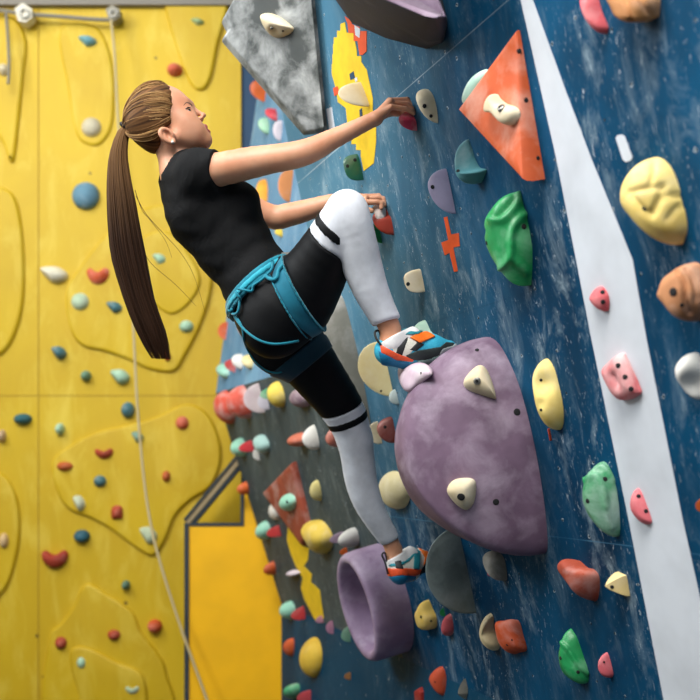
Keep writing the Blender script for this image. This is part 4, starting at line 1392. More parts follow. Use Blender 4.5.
ARM_R = chain([(199, 173, 2.99, .052), (222, 169, 2.965, .048), (250, 163, 2.945, .045), (272, 159, 2.93, .040), (288, 156.5, 2.92, .0385), (303, 153, 2.92, .0365), (318, 147, 2.925, .033), (330, 140.5, 2.93, .029), (350, 131, 2.936, .0245), (366, 123, 2.94, .0215), (376, 118.5, 2.945, .020)], 24)
ARM_L = chain([(192, 184, 3.29, .050), (240, 203, 3.34, .043), (272, 217, 3.37, .040), (290, 214.5, 3.36, .038), (306, 210.5, 3.35, .035), (332, 202.5, 3.33, .027), (354, 198.5, 3.31, .020)], 18)


def hand(wrist, mcp, pip, dip, tip, r, side, pr, palm_k=.012, thumb=None):
    out = []
    w = unit(side)
    mc = np.mean(mcp, 0)
    out.append(tub(wrist, mc, w, (.024, .017), (.036, .013), palm_k))
    for i in range(4):
        a0 = wrist + (mcp[i] - wrist) * .35
        out.append(cap(a0, mcp[i], .011, r[i] * 1.12, .008))
        out.append(cap(mcp[i], pip[i], r[i] * 1.08, r[i], .003))
        out.append(cap(pip[i], dip[i], r[i], r[i] * .92, .002))
        out.append(cap(dip[i], tip[i], r[i] * .92, r[i] * .8, .002))
    for a, b, ra, rb in thumb or ():
        out.append(cap(a, b, ra, rb, .006))
    return out


# upper (right) hand: knuckles up, fingers bent down behind the crimson hold, little finger nearest
mcp = [J(389, 101.5, 2.995), J(389.5, 101, 2.972), J(390.5, 103, 2.948), J(391.5, 107, 2.926)]
pip = [J(405, 100.5, 2.995), J(407, 100, 2.975), J(407, 104, 2.953), J(405, 108.8, 2.932)]
dip = [J(410, 106, 2.99), J(412, 106, 2.972), J(412, 109, 2.955), J(410.5, 111, 2.936)]
tip = [J(409, 112, 2.985), J(412, 112, 2.968), J(413, 113, 2.955), J(413.5, 113.3, 2.938)]
HAND_R = hand(rW, mcp, pip, dip, tip, (.0085, .0088, .0085, .0076), V(0, -1, -.22), 0,
              thumb=[(J(379, 117, 2.97), J(389, 113, 3.0), .013, .011), (J(389, 113, 3.0), J(398, 113, 2.995), .010, .0095), (J(398, 113, 2.995), J(404, 114, 2.985), .0092, .0075)])
mcp = [J(365, 202.5, 3.265), J(366, 199, 3.29), J(366, 197, 3.312), J(365, 196.5, 3.334)]
pip = [J(377, 202, 3.262), J(379, 197.5, 3.288), J(379, 196, 3.312), J(377, 196, 3.334)]
dip = [J(382, 203.5, 3.262), J(384, 199, 3.286), J(384, 198, 3.31), J(382, 198.5, 3.33)]
tip = [J(381.5, 208, 3.26), J(384.5, 205, 3.282), J(384, 204, 3.306), J(382, 204, 3.326)]
HAND_L = hand(lW, mcp, pip, dip, tip, (.0092, .0092, .009, .008), V(0, -1, -.2), 0,
              thumb=[(J(356, 204, 3.28), J(364, 208, 3.255), .013, .011), (J(364, 208, 3.255), J(372, 211, 3.25), .010, .0085)])

rH, rK, rA = J(297, 300, 3.05), J(347, 211, 2.87), J(391.5, 327, 2.975)
lHp, lK, lA = J(288, 336, 3.24), J(355, 440, 3.40), J(393.5, 549, 3.535)
LEG_R = chain([(297, 300, 3.05, .112), (318, 268, 2.98, .088), (338, 230, 2.90, .066), (347, 211, 2.87, .053)])
SHIN_R = chain([(347, 211, 2.865, .052), (352, 222, 2.868, .051), (357, 245, 2.895, .0535), (362, 265, 2.92, .053), (370, 288, 2.94, .047), (379, 307, 2.957, .041), (388, 324, 2.97, .0370)], 18)
ANK_R = [cap(J(385, 316, 2.965), J(390, 329, 2.975), .033, .030, .008), cap(J(390, 329, 2.975), J(391, 344, 2.98), .030, .034, .012)]
LEG_L = chain([(288, 336, 3.24, .100), (317, 374, 3.31, .082), (343, 410, 3.37, .067), (355, 440, 3.40, .054)])
SHIN_L = chain([(355, 440, 3.40, .054), (358, 460, 3.42, .0515), (361, 480, 3.445, .050), (367, 500, 3.468, .046), (377, 520, 3.495, .038), (388, 537, 3.52, .032)], 16)
ANK_L = [cap(J(388, 537, 3.52), lA, .031, .029, .008), cap(lA, J(398, 568, 3.545), .029, .034, .008)]
HIPS = [
    tub(J(261, 285, Yc), J(270, 312, Yc), RT, (.140, .094), (.150, .092), .04),
    (('ell', J(274, 325, 3.05), (FW, RT, UP), (.098, .085, .098)), .05),
    (('ell', J(280, 341, 3.22), (FW, RT, UP), (.102, .085, .105)), .05),
    (('ell', J(268, 311, 3.13), (FW, RT, UP), (.090, .13, .085)), .05),
]
heelR, ballR, toeR = J(389, 353, 2.98), J(430, 349, 3.03), J(449, 347, 3.055)
heelL, ballL, toeL = J(398, 571, 3.545), J(418, 562, 3.62), J(428, 557, 3.665)
FOOT_R = [tub(heelR, ballR, V(0, 1, .1), (.030, .036), (.038, .030), .02), tub(ballR, toeR, V(0, 1, .1), (.038, .030), (.026, .016), .02)]
FOOT_L = [tub(heelL, ballL, V(1, .1, .3), (.030, .036), (.034, .030), .02), tub(ballL, toeL, V(1, .1, .3), (.034, .030), (.022, .014), .02)]

slim = lambda P: [((('cap', p[1], p[2], p[3] - .010, p[4] - .010) if p[0] == 'cap' else p), .01) for p, k in P]
BODY = TORSO + HIPS + slim(LEG_R + LEG_L + SHIN_R + SHIN_L) + ANK_R + ANK_L + FOOT_R + FOOT_L + NECK + ARM_R + ARM_L + HAND_R + HAND_L + HEAD
lo, hi = bounds_of([b for b in BODY if b[1] >= 0], .03)
fx = [(J(126, 0, 3.1)[0], J(214, 0, 3.05)[0]), (J(362, 0, 3.2)[0], J(416, 0, 2.95)[0])]
fz = [(J(0, 160, 3.05)[2], J(0, 84, 3.05)[2]), (J(0, 210, 3.3)[2], J(0, 192, 3.3)[2])]
fy = [(2.90, 3.20), (3.25, 3.345)]
g = Grid(step_axis(lo[0], hi[0], .0055, fx), step_axis(lo[1], hi[1], .0055, fy), step_axis(lo[2], hi[2], .0055, fz))
add(g, BODY)


def skin_mat(name, col, col2):
    m, nt, b = base_mat(name, col, .5)
    n = mapped_noise(nt, nscale=14, detail=4)
    c = mix(nt, lin(col2), lin(col), ramp(nt, n.outputs[0], [(.3, 0.0), (.65, 1.0)]))
    nt.links.new(c, b.inputs['Base Color'])
    b.inputs['Subsurface Weight'].default_value = .12
    b.inputs['Subsurface Radius'].default_value = (.012, .005, .003)
    b.inputs['Subsurface Scale'].default_value = .6
    n2 = mapped_noise(nt, nscale=300, detail=2)
    bump(nt, b, n2.outputs[0], .06, .001)
    return m


def cloth_mat(name, col, weave=900, rough=.85, sheen=.2, crease=.12):
    m, nt, b = base_mat(name, col, rough)
    n = mapped_noise(nt, (1, 1, 1), 18, 4)
    c = mix(nt, tuple(x * .8 for x in lin(col)), lin(col), ramp(nt, n.outputs[0], [(.3, 0.0), (.65, 1.0)]))
    nt.links.new(c, b.inputs['Base Color'])
    b.inputs['Sheen Weight'].default_value = sheen
    b.inputs['Specular IOR Level'].default_value = .2
    n2 = mapped_noise(nt, (1.6, 1, 1), 12, 4, .5, 1.2)
    bump(nt, b, n2.outputs[0], crease, .012)
    return m


SKIN = skin_mat('skin', (214, 158, 126), (204, 140, 106))
LIP = skin_mat('lip', (176, 84, 78), (164, 74, 70))
BLACK_T = cloth_mat('black_cotton', (13, 14, 16), sheen=0, crease=.4)
BLACK_L = cloth_mat('black_lycra', (9, 11, 14), rough=.6, sheen=0)
WHITE_L = cloth_mat('white_lycra', (226, 230, 238), rough=.7)
TEALW = cloth_mat('teal_webbing', (16, 128, 150), 500, .6)
TEALD = cloth_mat('dark_teal_webbing', (12, 58, 74), 500, .7)

person = empty('person', J(285, 330, 3.13), 'woman in black T-shirt and black-and-white leggings climbing the blue wall, ponytail hanging down', 'person')
PO = np.array(person.location)
body = sdf_obj('body', g, SKIN, person, PO)

# lips: the body's own surface just outside, within the mouth
gl = fgrid([ell(.085, 0, -.086, (.03, .03, .03))], .0016, .004)
add(gl, HEAD)
lipz = (prim_eval(('ell', hd(.090, 0, -.0865), HR, (.020, .021, .0155)), gl.xs[:, None, None], gl.ys[None, :, None], gl.zs[None, None, :])).astype(np.float32)
sdf_obj('lips', gl, LIP, person, PO, np.maximum(gl.f - .0006, lipz))
# eyebrows and eyes
BROW = plain('brow_hair', (74, 50, 36), .9)
IRIS = plain('iris', (50, 52, 44), .25)
PUPIL = plain('pupil', (10, 10, 12), .2)
EYEW = plain('eye_white', (226, 222, 218), .25)
body_b = bvh_of(body)


def lay(P, off=.001, d=None):
    """nearest point of the body's skin, lifted by off"""
    q = body_b.find_nearest(Vector(P))
    n = np.array(q[1])
    p = np.array(q[0])
    if n @ (np.asarray(P) - p) < 0: n = -n
    return p + n * off


def sphere(name, c, r, mat, parent, nlat=16, nlon=24, zmin=-1.0, axis=None):
    ax = unit(axis if axis is not None else V(0, 0, 1))
    pl = frame_from(c, ax)
    vs, fs = [], []
    lat = np.linspace(math.acos(max(-1, min(1, zmin))), 0, nlat)
    for t in lat:
        for k in range(nlon):
            p = 2 * math.pi * k / nlon
            vs.append((r * math.sin(t) * math.cos(p), r * math.sin(t) * math.sin(p), r * math.cos(t)))
    for i in range(nlat - 1):
        for k in range(nlon):
            fs.append((i * nlon + k, i * nlon + (k + 1) % nlon, (i + 1) * nlon + (k + 1) % nlon, (i + 1) * nlon + k))
    return mesh_obj(name, pl.wor(np.array(vs)), fs, mat, parent, pl.mat(np.asarray(c)))


for sg in (1, -1):
    c = eye_c(sg)
    e = sphere('eye', c, .0124, EYEW, person)
    gaze = unit(hf * .84 + hu * .20 + RT * sg * .54)
    sphere('iris', c + gaze * .0004, .0127, IRIS, e, zmin=math.cos(.64), axis=gaze, nlat=6)
    sphere('pupil', c + gaze * .0006, .0129, PUPIL, e, zmin=math.cos(.34), axis=gaze, nlat=5)
    br = [lay(hd(f, sg * r, u), .0012) for f, r, u in catmull([(.081, .020, -.010), (.0745, .033, -.003), (.065, .044, -.001), (.054, .052, -.008), (.046, .056, -.015)], 14)]
    v, f = tube(br, np.r_[.0016, np.linspace(.0026, .0012, 12), .0004], 6)
    mesh_obj('eyebrow', v, f, BROW, person, Matrix.Translation(Vector(PO)))
    la = catmull(lid(sg, 30, .0158, 7, -60, 80), 12)
    v, f = tube(la, np.linspace(.0016, .0024, 12), 5)
    mesh_obj('eyelash', v, f, PUPIL, person, Matrix.Translation(Vector(PO)))
er = lay(hd(-.031, .085, -.098), .002)
sphere('earring', er, .0055, plain('pearl', (206, 196, 190), .25, .2), person)

# -- T-shirt
SL_R = [cap(rS, J(225, 168, 2.965), .062, .059, .04)]
SL_L = [cap(lS, J(222, 196, 3.32), .060, .058, .04)]
TEE = TORSO[:4] + [cap(J(199, 174, 3.0), J(188, 178, 3.27), .052, .052, .05)] + TORSO[5:] + NECK[1:] + [(p, .04) for p in (HIPS[0][0], HIPS[3][0])]
gt = fgrid(TEE + SL_R + SL_L, .005, .04)
add(gt, TEE, .009)
hem_p, hem_n = J(250, 281, Yc), unit(J(258, 296, Yc) - J(246, 272, Yc))
hem_n = unit(V(.62, 0, -.78))
hem_p = J(258, 284, Yc)
f_t = np.maximum(gt.f, cut(gt, hem_p, hem_n))
f_t = np.maximum(f_t, -(prim_eval(('cap', J(158, 140, 3.08), J(172, 168, 3.085), .055, .060), gt.xs[:, None, None], gt.ys[None, :, None], gt.zs[None, None, :])).astype(np.float32))
gs = Grid(gt.xs, gt.ys, gt.zs); add(gs, SL_R + SL_L)
gs.f = np.maximum(gs.f, cut(gs, J(216, 168, 2.96), rE - rS) * 1.0) if False else gs.f
gr = Grid(gt.xs, gt.ys, gt.zs); add(gr, SL_R); gr.f = np.maximum(gr.f, cut(gr, J(216.5, 168, 2.97), unit(rE - rS) + V(.0, 0, -.18)))
gq = Grid(gt.xs, gt.ys, gt.zs); add(gq, SL_L); gq.f = np.maximum(gq.f, cut(gq, J(220, 194, 3.31), unit(lE - lS)))
f_t = smin(f_t, smin(gr.f, gq.f, .005), .035)
ax_t = unit(J(254, 280, Yc) - J(196, 190, Yc))


def folds(gg, dirs, amp):
    X, Y, Z = gg.xs[:, None, None], gg.ys[None, :, None], gg.zs[None, None, :]
    out = 0
    for d, fr, ph in dirs:
        w = X * d[0] + Y * d[1] + Z * d[2]
        warp = .35 * np.sin(X * 23 + Z * 17 + ph) + .3 * np.sin(Y * 31 - X * 13)
        out = out + np.sin(w * fr + warp * 3 + ph)
    return (amp * out).astype(np.float32)


f_t = f_t + folds(gt, [(V(.55, .3, -.9), 95, 0), (V(.9, .2, .5), 60, 1.3), (V(.3, .9, -.6), 70, 2.2)], .0010)
f_t = np.maximum(f_t, cut(gt, hem_p, hem_n))
tee = sdf_obj('t_shirt', gt, BLACK_T, person, PO, f_t, 1)

# -- leggings
LEG_ALL = HIPS + LEG_R + LEG_L + SHIN_R + SHIN_L
gg = fgrid(LEG_ALL, .005, .03)
add(gg, HIPS + TORSO[2:4], .005)
f_h = np.maximum(gg.f, cut(gg, J(244, 262, Yc), -hem_n))
mk = lambda P: add(Grid(gg.xs, gg.ys, gg.zs), P, .005).f
f_r, f_l, f_rs, f_ls = mk(LEG_R), mk(LEG_L), mk(SHIN_R), mk(SHIN_L)
dR, dL = unit(rK - J(318, 268, 2.98)), unit(lK - J(317, 374, 3.31))
pR, pL = J(326, 238, 2.93), J(341, 409, 3.37)
dRs = unit(dR + V(.25, 0, .10))
dLs = unit(dL + V(-.10, 0, -.10))
black = smin(smin(f_h, np.maximum(f_r, cut(gg, pR, dRs)), .05), np.maximum(f_l, cut(gg, pL, dLs)), .05)
leg = sdf_obj('leggings', gg, BLACK_L, person, PO, black)
hemR, hemL = J(388, 322, 2.97), J(390.5, 541, 3.525)
dhR, dhL = unit(V(.30, 0, -.95)), unit(V(.45, .1, -.9))
kn = folds(gg, [(V(.3, .2, -1), 260, 0), (V(.7, .1, -.7), 210, 1)], .00045)
for fl, fs_, p, d, hp_, dh, kc in ((f_r, f_rs, pR, dRs, hemR, dhR, J(352, 224, 2.87)), (f_l, f_ls, pL, dLs, hemL, dhL, J(352, 445, 3.40))):
    kw = np.exp(-((gg.xs - kc[0])[:, None, None] ** 2 + (gg.ys - kc[1])[None, :, None] ** 2 + (gg.zs - kc[2])[None, None, :] ** 2) / .05 ** 2)
    w = smin(np.maximum(fl, -cut(gg, p, d)), fs_, .015) + (kn * kw).astype(np.float32)
    w = np.maximum(w, cut(gg, hp_, dh))
    sdf_obj('white_lower_leg', gg, WHITE_L, leg, PO, w, 4)['label'] = 'white lower half of the leggings'
    c1 = cut(gg, p + d * .030, -d); c2 = cut(gg, p + d * .056, d)
    sdf_obj('black_band', gg, BLACK_L, leg, PO, np.maximum(np.maximum(fl - .0022, c1), c2))['label'] = 'black band round the white knee section'

# -- socks
SOCK = cloth_mat('white_knit', (232, 232, 232))
for nm, P, p0, d0 in (('sock', ANK_R + [tub(J(390, 341, 2.98), J(410, 338, 3.0), V(0, 1, 0), (.032, .034), (.032, .032), .02)], J(394, 336, 2.975), V(-.50, 0, .86)),
                      ('sock', ANK_L + [tub(J(397, 562, 3.55), J(409, 556, 3.58), V(1, .2, .2), (.034, .034), (.032, .032), .02)], J(396, 555, 3.54), V(-.5, 0, .87))):
    gk = fgrid(P, .004, .02)
    add(gk, P, .004)
    sdf_obj(nm, gk, SOCK, person, PO, np.maximum(gk.f, cut(gk, p0, d0)))


# -- climbing shoes
def polysdf(px, pz, poly):
    d = np.full(px.shape, 1e9); sgn = np.ones(px.shape)
    n = len(poly)
    for i in range(n):
        a, b = poly[i], poly[(i - 1) % n]
        ex, ez = b[0] - a[0], b[1] - a[1]
        wx, wz = px - a[0], pz - a[1]
        t = np.clip((wx * ex + wz * ez) / (ex * ex + ez * ez + 1e-12), 0, 1)
        d = np.minimum(d, (wx - ex * t) ** 2 + (wz - ez * t) ** 2)
        c1, c2, c3 = pz >= a[1], pz < b[1], ex * wz > ez * wx
        fl = (c1 & c2 & c3) | (~c1 & ~c2 & ~c3)
        sgn = np.where(fl, -sgn, sgn)
    return sgn * np.sqrt(d)


RUB = plain('black_rubber', (26, 28, 30), .6)
DKG = plain('dark_green_rubber', (44, 56, 54), .7)
CYAN = plain('cyan_microfibre', (52, 174, 206), .7)
BLUEH = plain('blue_rubber', (18, 122, 168), .55)
ORB = plain('orange_rubber', (228, 84, 40), .55)
ORS = plain('orange_strap', (246, 116, 24), .6)
TEALS = plain('teal_strap', (30, 132, 146), .6)
GREYT = plain('grey_rubber', (176, 184, 184), .55)
MINTR = plain('mint_rubber', (150, 190, 178), .55)
WHT = plain('white_leather', (214, 212, 200), .6)


def shoe(label, prims, base, Yref, scale, ox, oy, pieces, open_p, open_n):
    gsh = fgrid(prims, .0026, .02)
    add(gsh, prims)
    f0 = np.maximum(gsh.f, cut(gsh, open_p, open_n))
    root = sdf_obj('climbing_shoe', gsh, base, person, PO, f0)
    root['label'] = label
    YY = np.broadcast_to(gsh.ys[None, :, None], gsh.f.shape)
    pxs = CX + FPX * gsh.xs[:, None] / Yref; pzs = CY - FPX * (gsh.zs[None, :] - CAMZ) / Yref
    pxs, pzs = np.broadcast_arrays(pxs, pzs)
    for nm, mt, lift, poly in pieces:
        pl = [(ox + x / scale, oy + y / scale) for x, y in poly]
        d2 = (polysdf(pxs, pzs, pl) * (Yref / FPX)).astype(np.float32)[:, None, :]
        sdf_obj(nm, gsh, mt, root, PO, np.maximum(f0 - lift, d2), 1)
    return root


SHR = [tub(J(388.5, 351, 2.98), J(408, 350, 3.0), V(0, 1, .1), (.036, .043), (.040, .052), .02), tub(J(408, 350, 3.0), J(430, 348.5, 3.03), V(0, 1, .1), (.040, .052), (.045, .042), .02),
       tub(J(430, 348.5, 3.03), J(449, 347.5, 3.055), V(0, 1, .1), (.045, .042), (.030, .022), .02)]
shoe('blue and orange strap shoe on the raised foot', SHR, CYAN, 3.0, 6.364, 365, 300, [
    ('midfoot_panel', WHT, .0012, [(170, 320), (200, 240), (320, 260), (330, 300), (240, 400), (180, 380)]),
    ('heel_rand', BLUEH, .0022, [(80, 330), (120, 480), (260, 480), (280, 405), (200, 392), (110, 345)]),
    ('orange_rand', ORB, .0028, [(90, 290), (100, 350), (190, 392), (300, 402), (310, 385), (200, 352), (120, 310)]),
    ('toe_rand', DKG, .0026, [(250, 365), (330, 330), (480, 300), (520, 262), (580, 262), (540, 330), (420, 385), (290, 392)]),
    ('toe_cap', GREYT, .0036, [(470, 352), (490, 312), (560, 285), (600, 255), (640, 300), (600, 345), (480, 362)]),
    ('sole_edge', MINTR, .0034, [(330, 392), (400, 380), (470, 352), (490, 358), (440, 420), (330, 430)]),
    ('sole', RUB, .0042, [(430, 398), (500, 352), (620, 312), (640, 400), (420, 470)]),
    ('black_stripe', RUB, .0026, [(222, 235), (275, 240), (232, 365), (192, 350)]),
    ('black_stripe', RUB, .0026, [(330, 275), (375, 290), (320, 335), (275, 330)]),
    ('strap', TEALS, .0080, [(190, 212), (280, 140), (372, 195), (335, 225), (230, 238)]),
    ('strap', ORS, .0060, [(278, 250), (390, 190), (450, 232), (345, 284)]),
], J(400, 328, 3.0), V(-.50, 0, .86))
v, f = tube(catmull([J(381, 345, 2.95), J(376, 338, 2.95), J(375, 332, 2.96), J(379, 331, 2.97), J(382, 340, 2.97)], 16), .0035, 8)
mesh_obj('pull_tab', v, f, RUB, person, Matrix.Translation(Vector(PO)))
SHL = [tub(J(398, 570, 3.545), J(409, 565, 3.585), V(.9, .2, .3), (.038, .052), (.040, .052), .02), tub(J(409, 565, 3.585), J(418, 561, 3.625), V(.9, .2, .3), (.040, .052), (.042, .042), .02),
       tub(J(418, 561, 3.625), J(427, 557.5, 3.665), V(.9, .2, .3), (.042, .042), (.024, .022), .02)]
shoe('blue and orange strap shoe on the lower foot', SHL, WHT, 3.58, 8.75, 370, 520, [
    ('heel_rand', BLUEH, .0022, [(120, 490), (260, 458), (400, 478), (400, 640), (120, 640)]),
    ('orange_rand', ORB, .0028, [(120, 410), (270, 398), (450, 425), (430, 470), (390, 482), (265, 460), (120, 492)]),
    ('toe_rand', RUB, .0026, [(445, 425), (520, 340), (580, 300), (580, 460), (430, 480)]),
    ('orange_rand', ORS, .0028, [(430, 250), (540, 300), (520, 345), (465, 405), (480, 330)]),
    ('strap', TEALS, .0050, [(385, 240), (445, 275), (425, 425), (372, 412)]),
    ('collar', TEALS, .0034, [(140, 365), (250, 355), (340, 320), (385, 270), (385, 300), (340, 345), (250, 385), (140, 392)]),
    ('black_stripe', RUB, .0040, [(205, 340), (262, 332), (285, 410), (215, 400)]),
], J(403, 555, 3.58), V(-.42, 0, .9))
v, f = tube(catmull([J(388, 574, 3.515), J(385, 562, 3.51), J(382, 555, 3.51), J(385, 553, 3.52), J(387, 562, 3.525)], 16), .0035, 8)
mesh_obj('pull_tab', v, f, RUB, person, Matrix.Translation(Vector(PO)))

# -- harness: waist belt, leg loops, cords
gb = Grid(gg.xs, gg.ys, gg.zs); add(gb, HIPS + TORSO[2:4])
bn = unit(V(.62, -.02, -.78))
bp = J(261, 287, Yc)
f_b = np.maximum(np.abs(cut(gb, bp, bn)) - .020, gb.f - .017)
belt = sdf_obj('harness', gb, TEALW, person, PO, f_b)
belt['label'] = 'teal climbing harness with waist belt and leg loops'
f_b2 = np.maximum(np.abs(cut(gb, bp, bn)) - .0085, gb.f - .021)
sdf_obj('belt_webbing', gb, cloth_mat('light_teal_webbing', (44, 168, 190), 500, .6), belt, PO, f_b2)
rc = J(298, 310, 2.96)
dl = unit(V(.86, -.20, .45))
f_l1 = np.maximum(np.abs(cut(gg, rc, dl)) - .026, np.minimum(f_r, f_h) - .007)
f_l1 = np.maximum(f_l1, f_r - .012)
sdf_obj('leg_loop', gg, cloth_mat('mid_teal_webbing', (18, 110, 134), 500, .65), belt, PO, f_l1)
for s in (-1, 1):
    f_e = np.maximum(np.abs(cut(gg, rc + dl * s * .026, dl)) - .003, f_r - .0135)
    sdf_obj('loop_binding', gg, TEALW, belt, PO, f_e)
f_l2 = np.maximum(np.abs(cut(gg, J(300, 362, 3.2), unit(V(.62, .12, -.75)))) - .030, black - .004)
f_l2 = np.maximum(f_l2, np.maximum(cut(gg, J(300, 340, 3.06), V(0, -1, 0)), cut(gg, J(300, 338, 3.2), V(-.25, 0, 1))))
sdf_obj('leg_loop', gg, TEALD, belt, PO, f_l2)['label'] = 'dark teal leg loop on the lower leg'
leg_b, belt_b = bvh_of(leg), bvh_of(belt)


def cord(name, pts, r, mat, Yd=3.0, off=.004):
    P = []
    last = Yd
    for x, y in catmull(pts, max(14, len(pts) * 6)):
        hs = [h for h in (cast(leg_b, x, y), cast(belt_b, x, y)) if h is not None]
        if hs:
            h = min(hs, key=lambda q: q[0][1])
            P.append(h[0] + h[1] * off); last = h[0][1]
        else:
            P.append(J(x, y, last))
    P = np.array(P)
    for _ in range(3): P[1:-1] = (P[:-2] + 2 * P[1:-1] + P[2:]) / 4
    v, f = tube(P, r, 7)
    return mesh_obj(name, v, f, mat, belt, Matrix.Translation(Vector(P[0])))


cord('gear_loop', [(241, 289), (247, 290), (256, 286), (265, 280), (273, 272), (274, 266), (270, 262)], .0042, TEALW, off=.012)
cord('gear_loop', [(238, 292), (242, 300), (241, 312), (236, 314), (231, 309)], .0042, TEALW, off=.010)
cord('elastic_riser', [(232, 309), (238, 320), (246, 330), (258, 339), (270, 343), (282, 343), (298, 340)], .0040, TEALW)
cord('elastic_riser', [(237, 316), (243, 326), (245, 340), (250, 352), (258, 363), (266, 369), (275, 372), (282, 371)], .0032, TEALW)
cord('strap_riser', [(266, 277), (273, 281), (279, 279), (281, 272), (286, 266)], .0060, TEALW, off=.010)
gbk = Plane(J(286.5, 256, 3.06), V(.99, 0, .1), V(-.1, 0, .99), V(0, -1, 0))
bx = np.array([(x, y, z) for z in (-.008, .008) for x, y in ((-.014, -.010), (.014, -.010), (.014, .010), (-.014, .010))])
mesh_obj('buckle', gbk.wor(bx), [(0, 3, 2, 1), (4, 5, 6, 7), (0, 1, 5, 4), (1, 2, 6, 5), (2, 3, 7, 6), (3, 0, 4, 7)], STEEL, belt, gbk.mat(), smooth=False)


# -- hair: cap, strands swept back to the tie, ponytail
def hair_mat(name):
    m, nt, b = base_mat(name, (120, 90, 60), .6)
    b.inputs['Specular IOR Level'].default_value = .12
    at = N(nt, 'ShaderNodeAttribute', attribute_name='tone')
    nt.links.new(at.outputs['Color'], b.inputs['Base Color'])
    return m


HAIRM = hair_mat('hair')
gh = fgrid([ell(-.012, 0, .018, (.12, .10, .12))], .0035, .01)
HAIRP = [ell(-.012, 0, .026, (.100, .080, .088), .02), ell(-.045, 0, -.020, (.070, .068, .074), .03), ell(-.062, 0, .018, (.062, .060, .058), .03)]
add(gh, HAIRP)
X, Yq, Z = gh.xs[:, None, None] - HO[0], gh.ys[None, :, None] - HO[1], gh.zs[None, None, :] - HO[2]
ff = X * hf[0] + Yq * hf[1] + Z * hf[2]
uu = X * hu[0] + Yq * hu[1] + Z * hu[2]
rr = X * RT[0] + Yq * RT[1] + Z * RT[2]
LU = [-.13, -.079, -.062, -.045, -.030, -.022, -.017, .011, .05, .08, .12]
LF = [-.088, -.080, -.060, -.056, -.052, -.026, .013, .029, .044, .051, .058]
uw = uu + .36 * np.abs(rr)
line = np.interp(uw, LU, LF) + np.where(uw > -.02, .0022 * np.sin(uu * 310) + .0028 * np.sin(uu * 137 + 1) + .0025 * np.sin(rr * 210), 0)
f_hair = np.maximum(gh.f + .010 * np.exp(np.minimum(ff - line, 0) / .012), (ff - line) * .8).astype(np.float32)
f_hair = np.maximum(f_hair, (-uu - .112).astype(np.float32))


def tone_attr(o, cols):
    a = o.data.color_attributes.new('tone', 'FLOAT_COLOR', 'POINT')
    a.data.foreach_set('color', np.c_[cols, np.ones(len(cols))].astype(np.float32).ravel())


LT, MD, DK = np.array(lin((186, 148, 96))), np.array(lin((126, 88, 52))), np.array(lin((56, 34, 20)))
TIE = J(127, 128, 3.085)
hair = sdf_obj('hair', gh, HAIRM, person, PO, f_hair, 1)
hv = np.array([np.array(hair.matrix_world @ v.co) for v in hair.data.vertices])


def streak(P):
    d = P - TIE
    u1, u2, u3 = d @ hf, d @ RT, d @ hu
    ang = np.arctan2(u3, np.abs(u2) + .35 * np.abs(u1))
    s = .5 + .25 * np.sin(ang * 23 + 2 * u1) + .25 * np.sin(ang * 61 + u2 * 12)
    return s


s = streak(hv)[:, None]
tone_attr(hair, DK * .7 + (MD * .9 - DK * .7) * s)
hair_bv = bvh_of(hair)
# swept strands
sv, sf, sc = [], [], []
cenH = hd(-.02, 0, .01)
for q in range(1700):
    u0 = rng.uniform(-.075, .095)
    side = 1 if rng.random() < .85 else -1
    f0 = float(np.interp(u0 + .36 * .075, LU, LF)) - rng.uniform(.002, .05) * (rng.random() < .6)
    crown = q % 2 == 0
    if crown:
        st = cenH + .1 * unit(hf * rng.uniform(.25, 1.0) + hu + RT * rng.uniform(-.75, 1.0))
    else:
        u0 = rng.uniform(-.10, .05)
        f0 = float(np.interp(u0 + .36 * .075, LU, LF)) - rng.uniform(.002, .05) * (rng.random() < .5)
        st = hd(f0, side * .09, u0)
    lift = rng.uniform(-.0005, .0016) if rng.random() < .96 else rng.uniform(.003, .009)
    path = []
    a, b = st - cenH, TIE - cenH
    for t in np.linspace(0, 1, 12):
        d = unit(unit(a) * (1 - t) + unit(b) * t + hu * .10 * math.sin(math.pi * t) * (1 if crown or u0 > -.03 else -.5))
        h = hair_bv.ray_cast(Vector(cenH + d * .25), Vector(-d))
        if h[0] is None: continue
        path.append(np.array(h[0]) + d * lift)
    if len(path) < 6: continue
    path = np.array(path)
    if np.linalg.norm(np.diff(path, axis=0), axis=1).max() > .05: continue
    path[0] -= unit(path[0] - cenH) * .002
    for _ in range(2): path[1:-1] = (path[:-2] + 2 * path[1:-1] + path[2:]) / 4
    w = rng.uniform(.0006, .0013)
    v, f = tube(path, w * np.r_[.3, np.ones(len(path) - 2), .8], 5, caps=False)
    k0 = sum(len(x) for x in sv)
    c = MD + (LT - MD) * rng.uniform(0, 1) if rng.random() < .72 else DK + (MD - DK) * rng.uniform(.2, 1)
    sv.append(v); sf += [tuple(i + k0 for i in t) for t in f]; sc.append(np.tile(c, (len(v), 1)))
so = mesh_obj('swept_strands', np.vstack(sv), sf, HAIRM, hair, Matrix.Translation(Vector(HO)))
tone_attr(so, np.vstack(sc))
ta = np.linspace(0, 2 * math.pi, 25)
tie_ax = unit(J(116, 142, 3.085) - J(134, 118, 3.085))
tp = frame_from(TIE, tie_ax)
v, f = tube(tp.wor(np.stack([.017 * np.cos(ta), .020 * np.sin(ta), 0 * ta], -1)), .007, 8, caps=False)
mesh_obj('hair_tie', v, f, plain('black_elastic', (18, 20, 26), .8), hair, Matrix.Translation(Vector(TIE)))

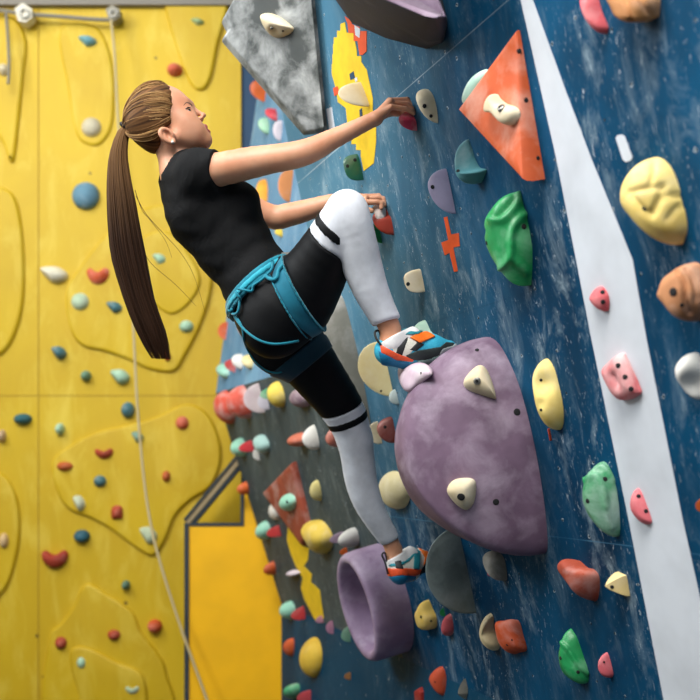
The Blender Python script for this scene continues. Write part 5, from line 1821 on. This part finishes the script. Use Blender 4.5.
# ponytail: strands along a centre line of changing width
pc = np.array([(131, 123, 7), (123, 133, 12), (118.5, 154, 17), (119, 176, 22), (121.5, 200, 27), (125, 230, 31), (130, 260, 34), (140, 300, 31), (153, 335, 29), (163, 363, 18)])
cl = catmull(pc, 40)
PT_Y = np.linspace(3.085, 3.06, 40)
sv, sf, sc = [], [], []
off = 0
for q in range(900):
    rad = math.sqrt(rng.random())
    ph = rng.uniform(0, 2 * math.pi)
    a, b = rad * math.cos(ph), rad * math.sin(ph)
    end = 40 if rng.random() < .4 else int(rng.integers(27, 40))
    wob, wp = rng.normal(0, .06), rng.uniform(0, 6)
    pts = []
    for i in range(0, end, 2):
        x, y, w = cl[i]
        t = i / 39
        aa = a + wob * math.sin(3 * t + wp)
        pts.append(J(x + aa * w / 2, y, PT_Y[i]) + V(0, b * w / 2 * .0030 * .8, 0))
    if len(pts) < 5: continue
    pts = np.array(pts)
    n = len(pts)
    r = rng.uniform(.0010, .0019) * np.r_[.8, np.ones(n - 4), .75, .45, .12]
    v, f = tube(pts, r, 5, caps=False)
    tt = np.linspace(0, (end - 1) / 39, n)
    rc_ = rng.random()
    root_c = MD * .62 + LT * .18 * rc_
    tip_c = DK * (.42 + .5 * rc_)
    c = root_c + (tip_c - root_c) * np.clip((tt - .05) / .55, 0, 1)[:, None]
    sc.append(np.repeat(c, 5, 0)); sv.append(v); sf += [tuple(i + off for i in t) for t in f]; off += len(v)
pt = mesh_obj('ponytail', np.vstack(sv), sf, HAIRM, hair, Matrix.Translation(Vector(TIE)))
tone_attr(pt, np.vstack(sc))
sv, sf, sc, off = [], [], [], 0
for P in ([(136, 196), (146, 214), (162, 232), (180, 252), (194, 276), (205, 312)], [(135, 190), (142, 210), (150, 220), (165, 240), (172, 258)], [(140, 240), (150, 262), (176, 285), (196, 306)]):
    P3 = np.array([J(x, y, 3.06) for x, y in catmull(P, 24)])
    v, f = tube(P3, np.linspace(.0010, .0004, 24), 4, caps=False)
    sv.append(v); sf += [tuple(i + off for i in t) for t in f]; off += len(v); sc.append(np.tile(DK * 1.2, (len(v), 1)))
w = mesh_obj('loose_strands', np.vstack(sv), sf, HAIRM, hair, Matrix.Translation(Vector(TIE)))
tone_attr(w, np.vstack(sc))
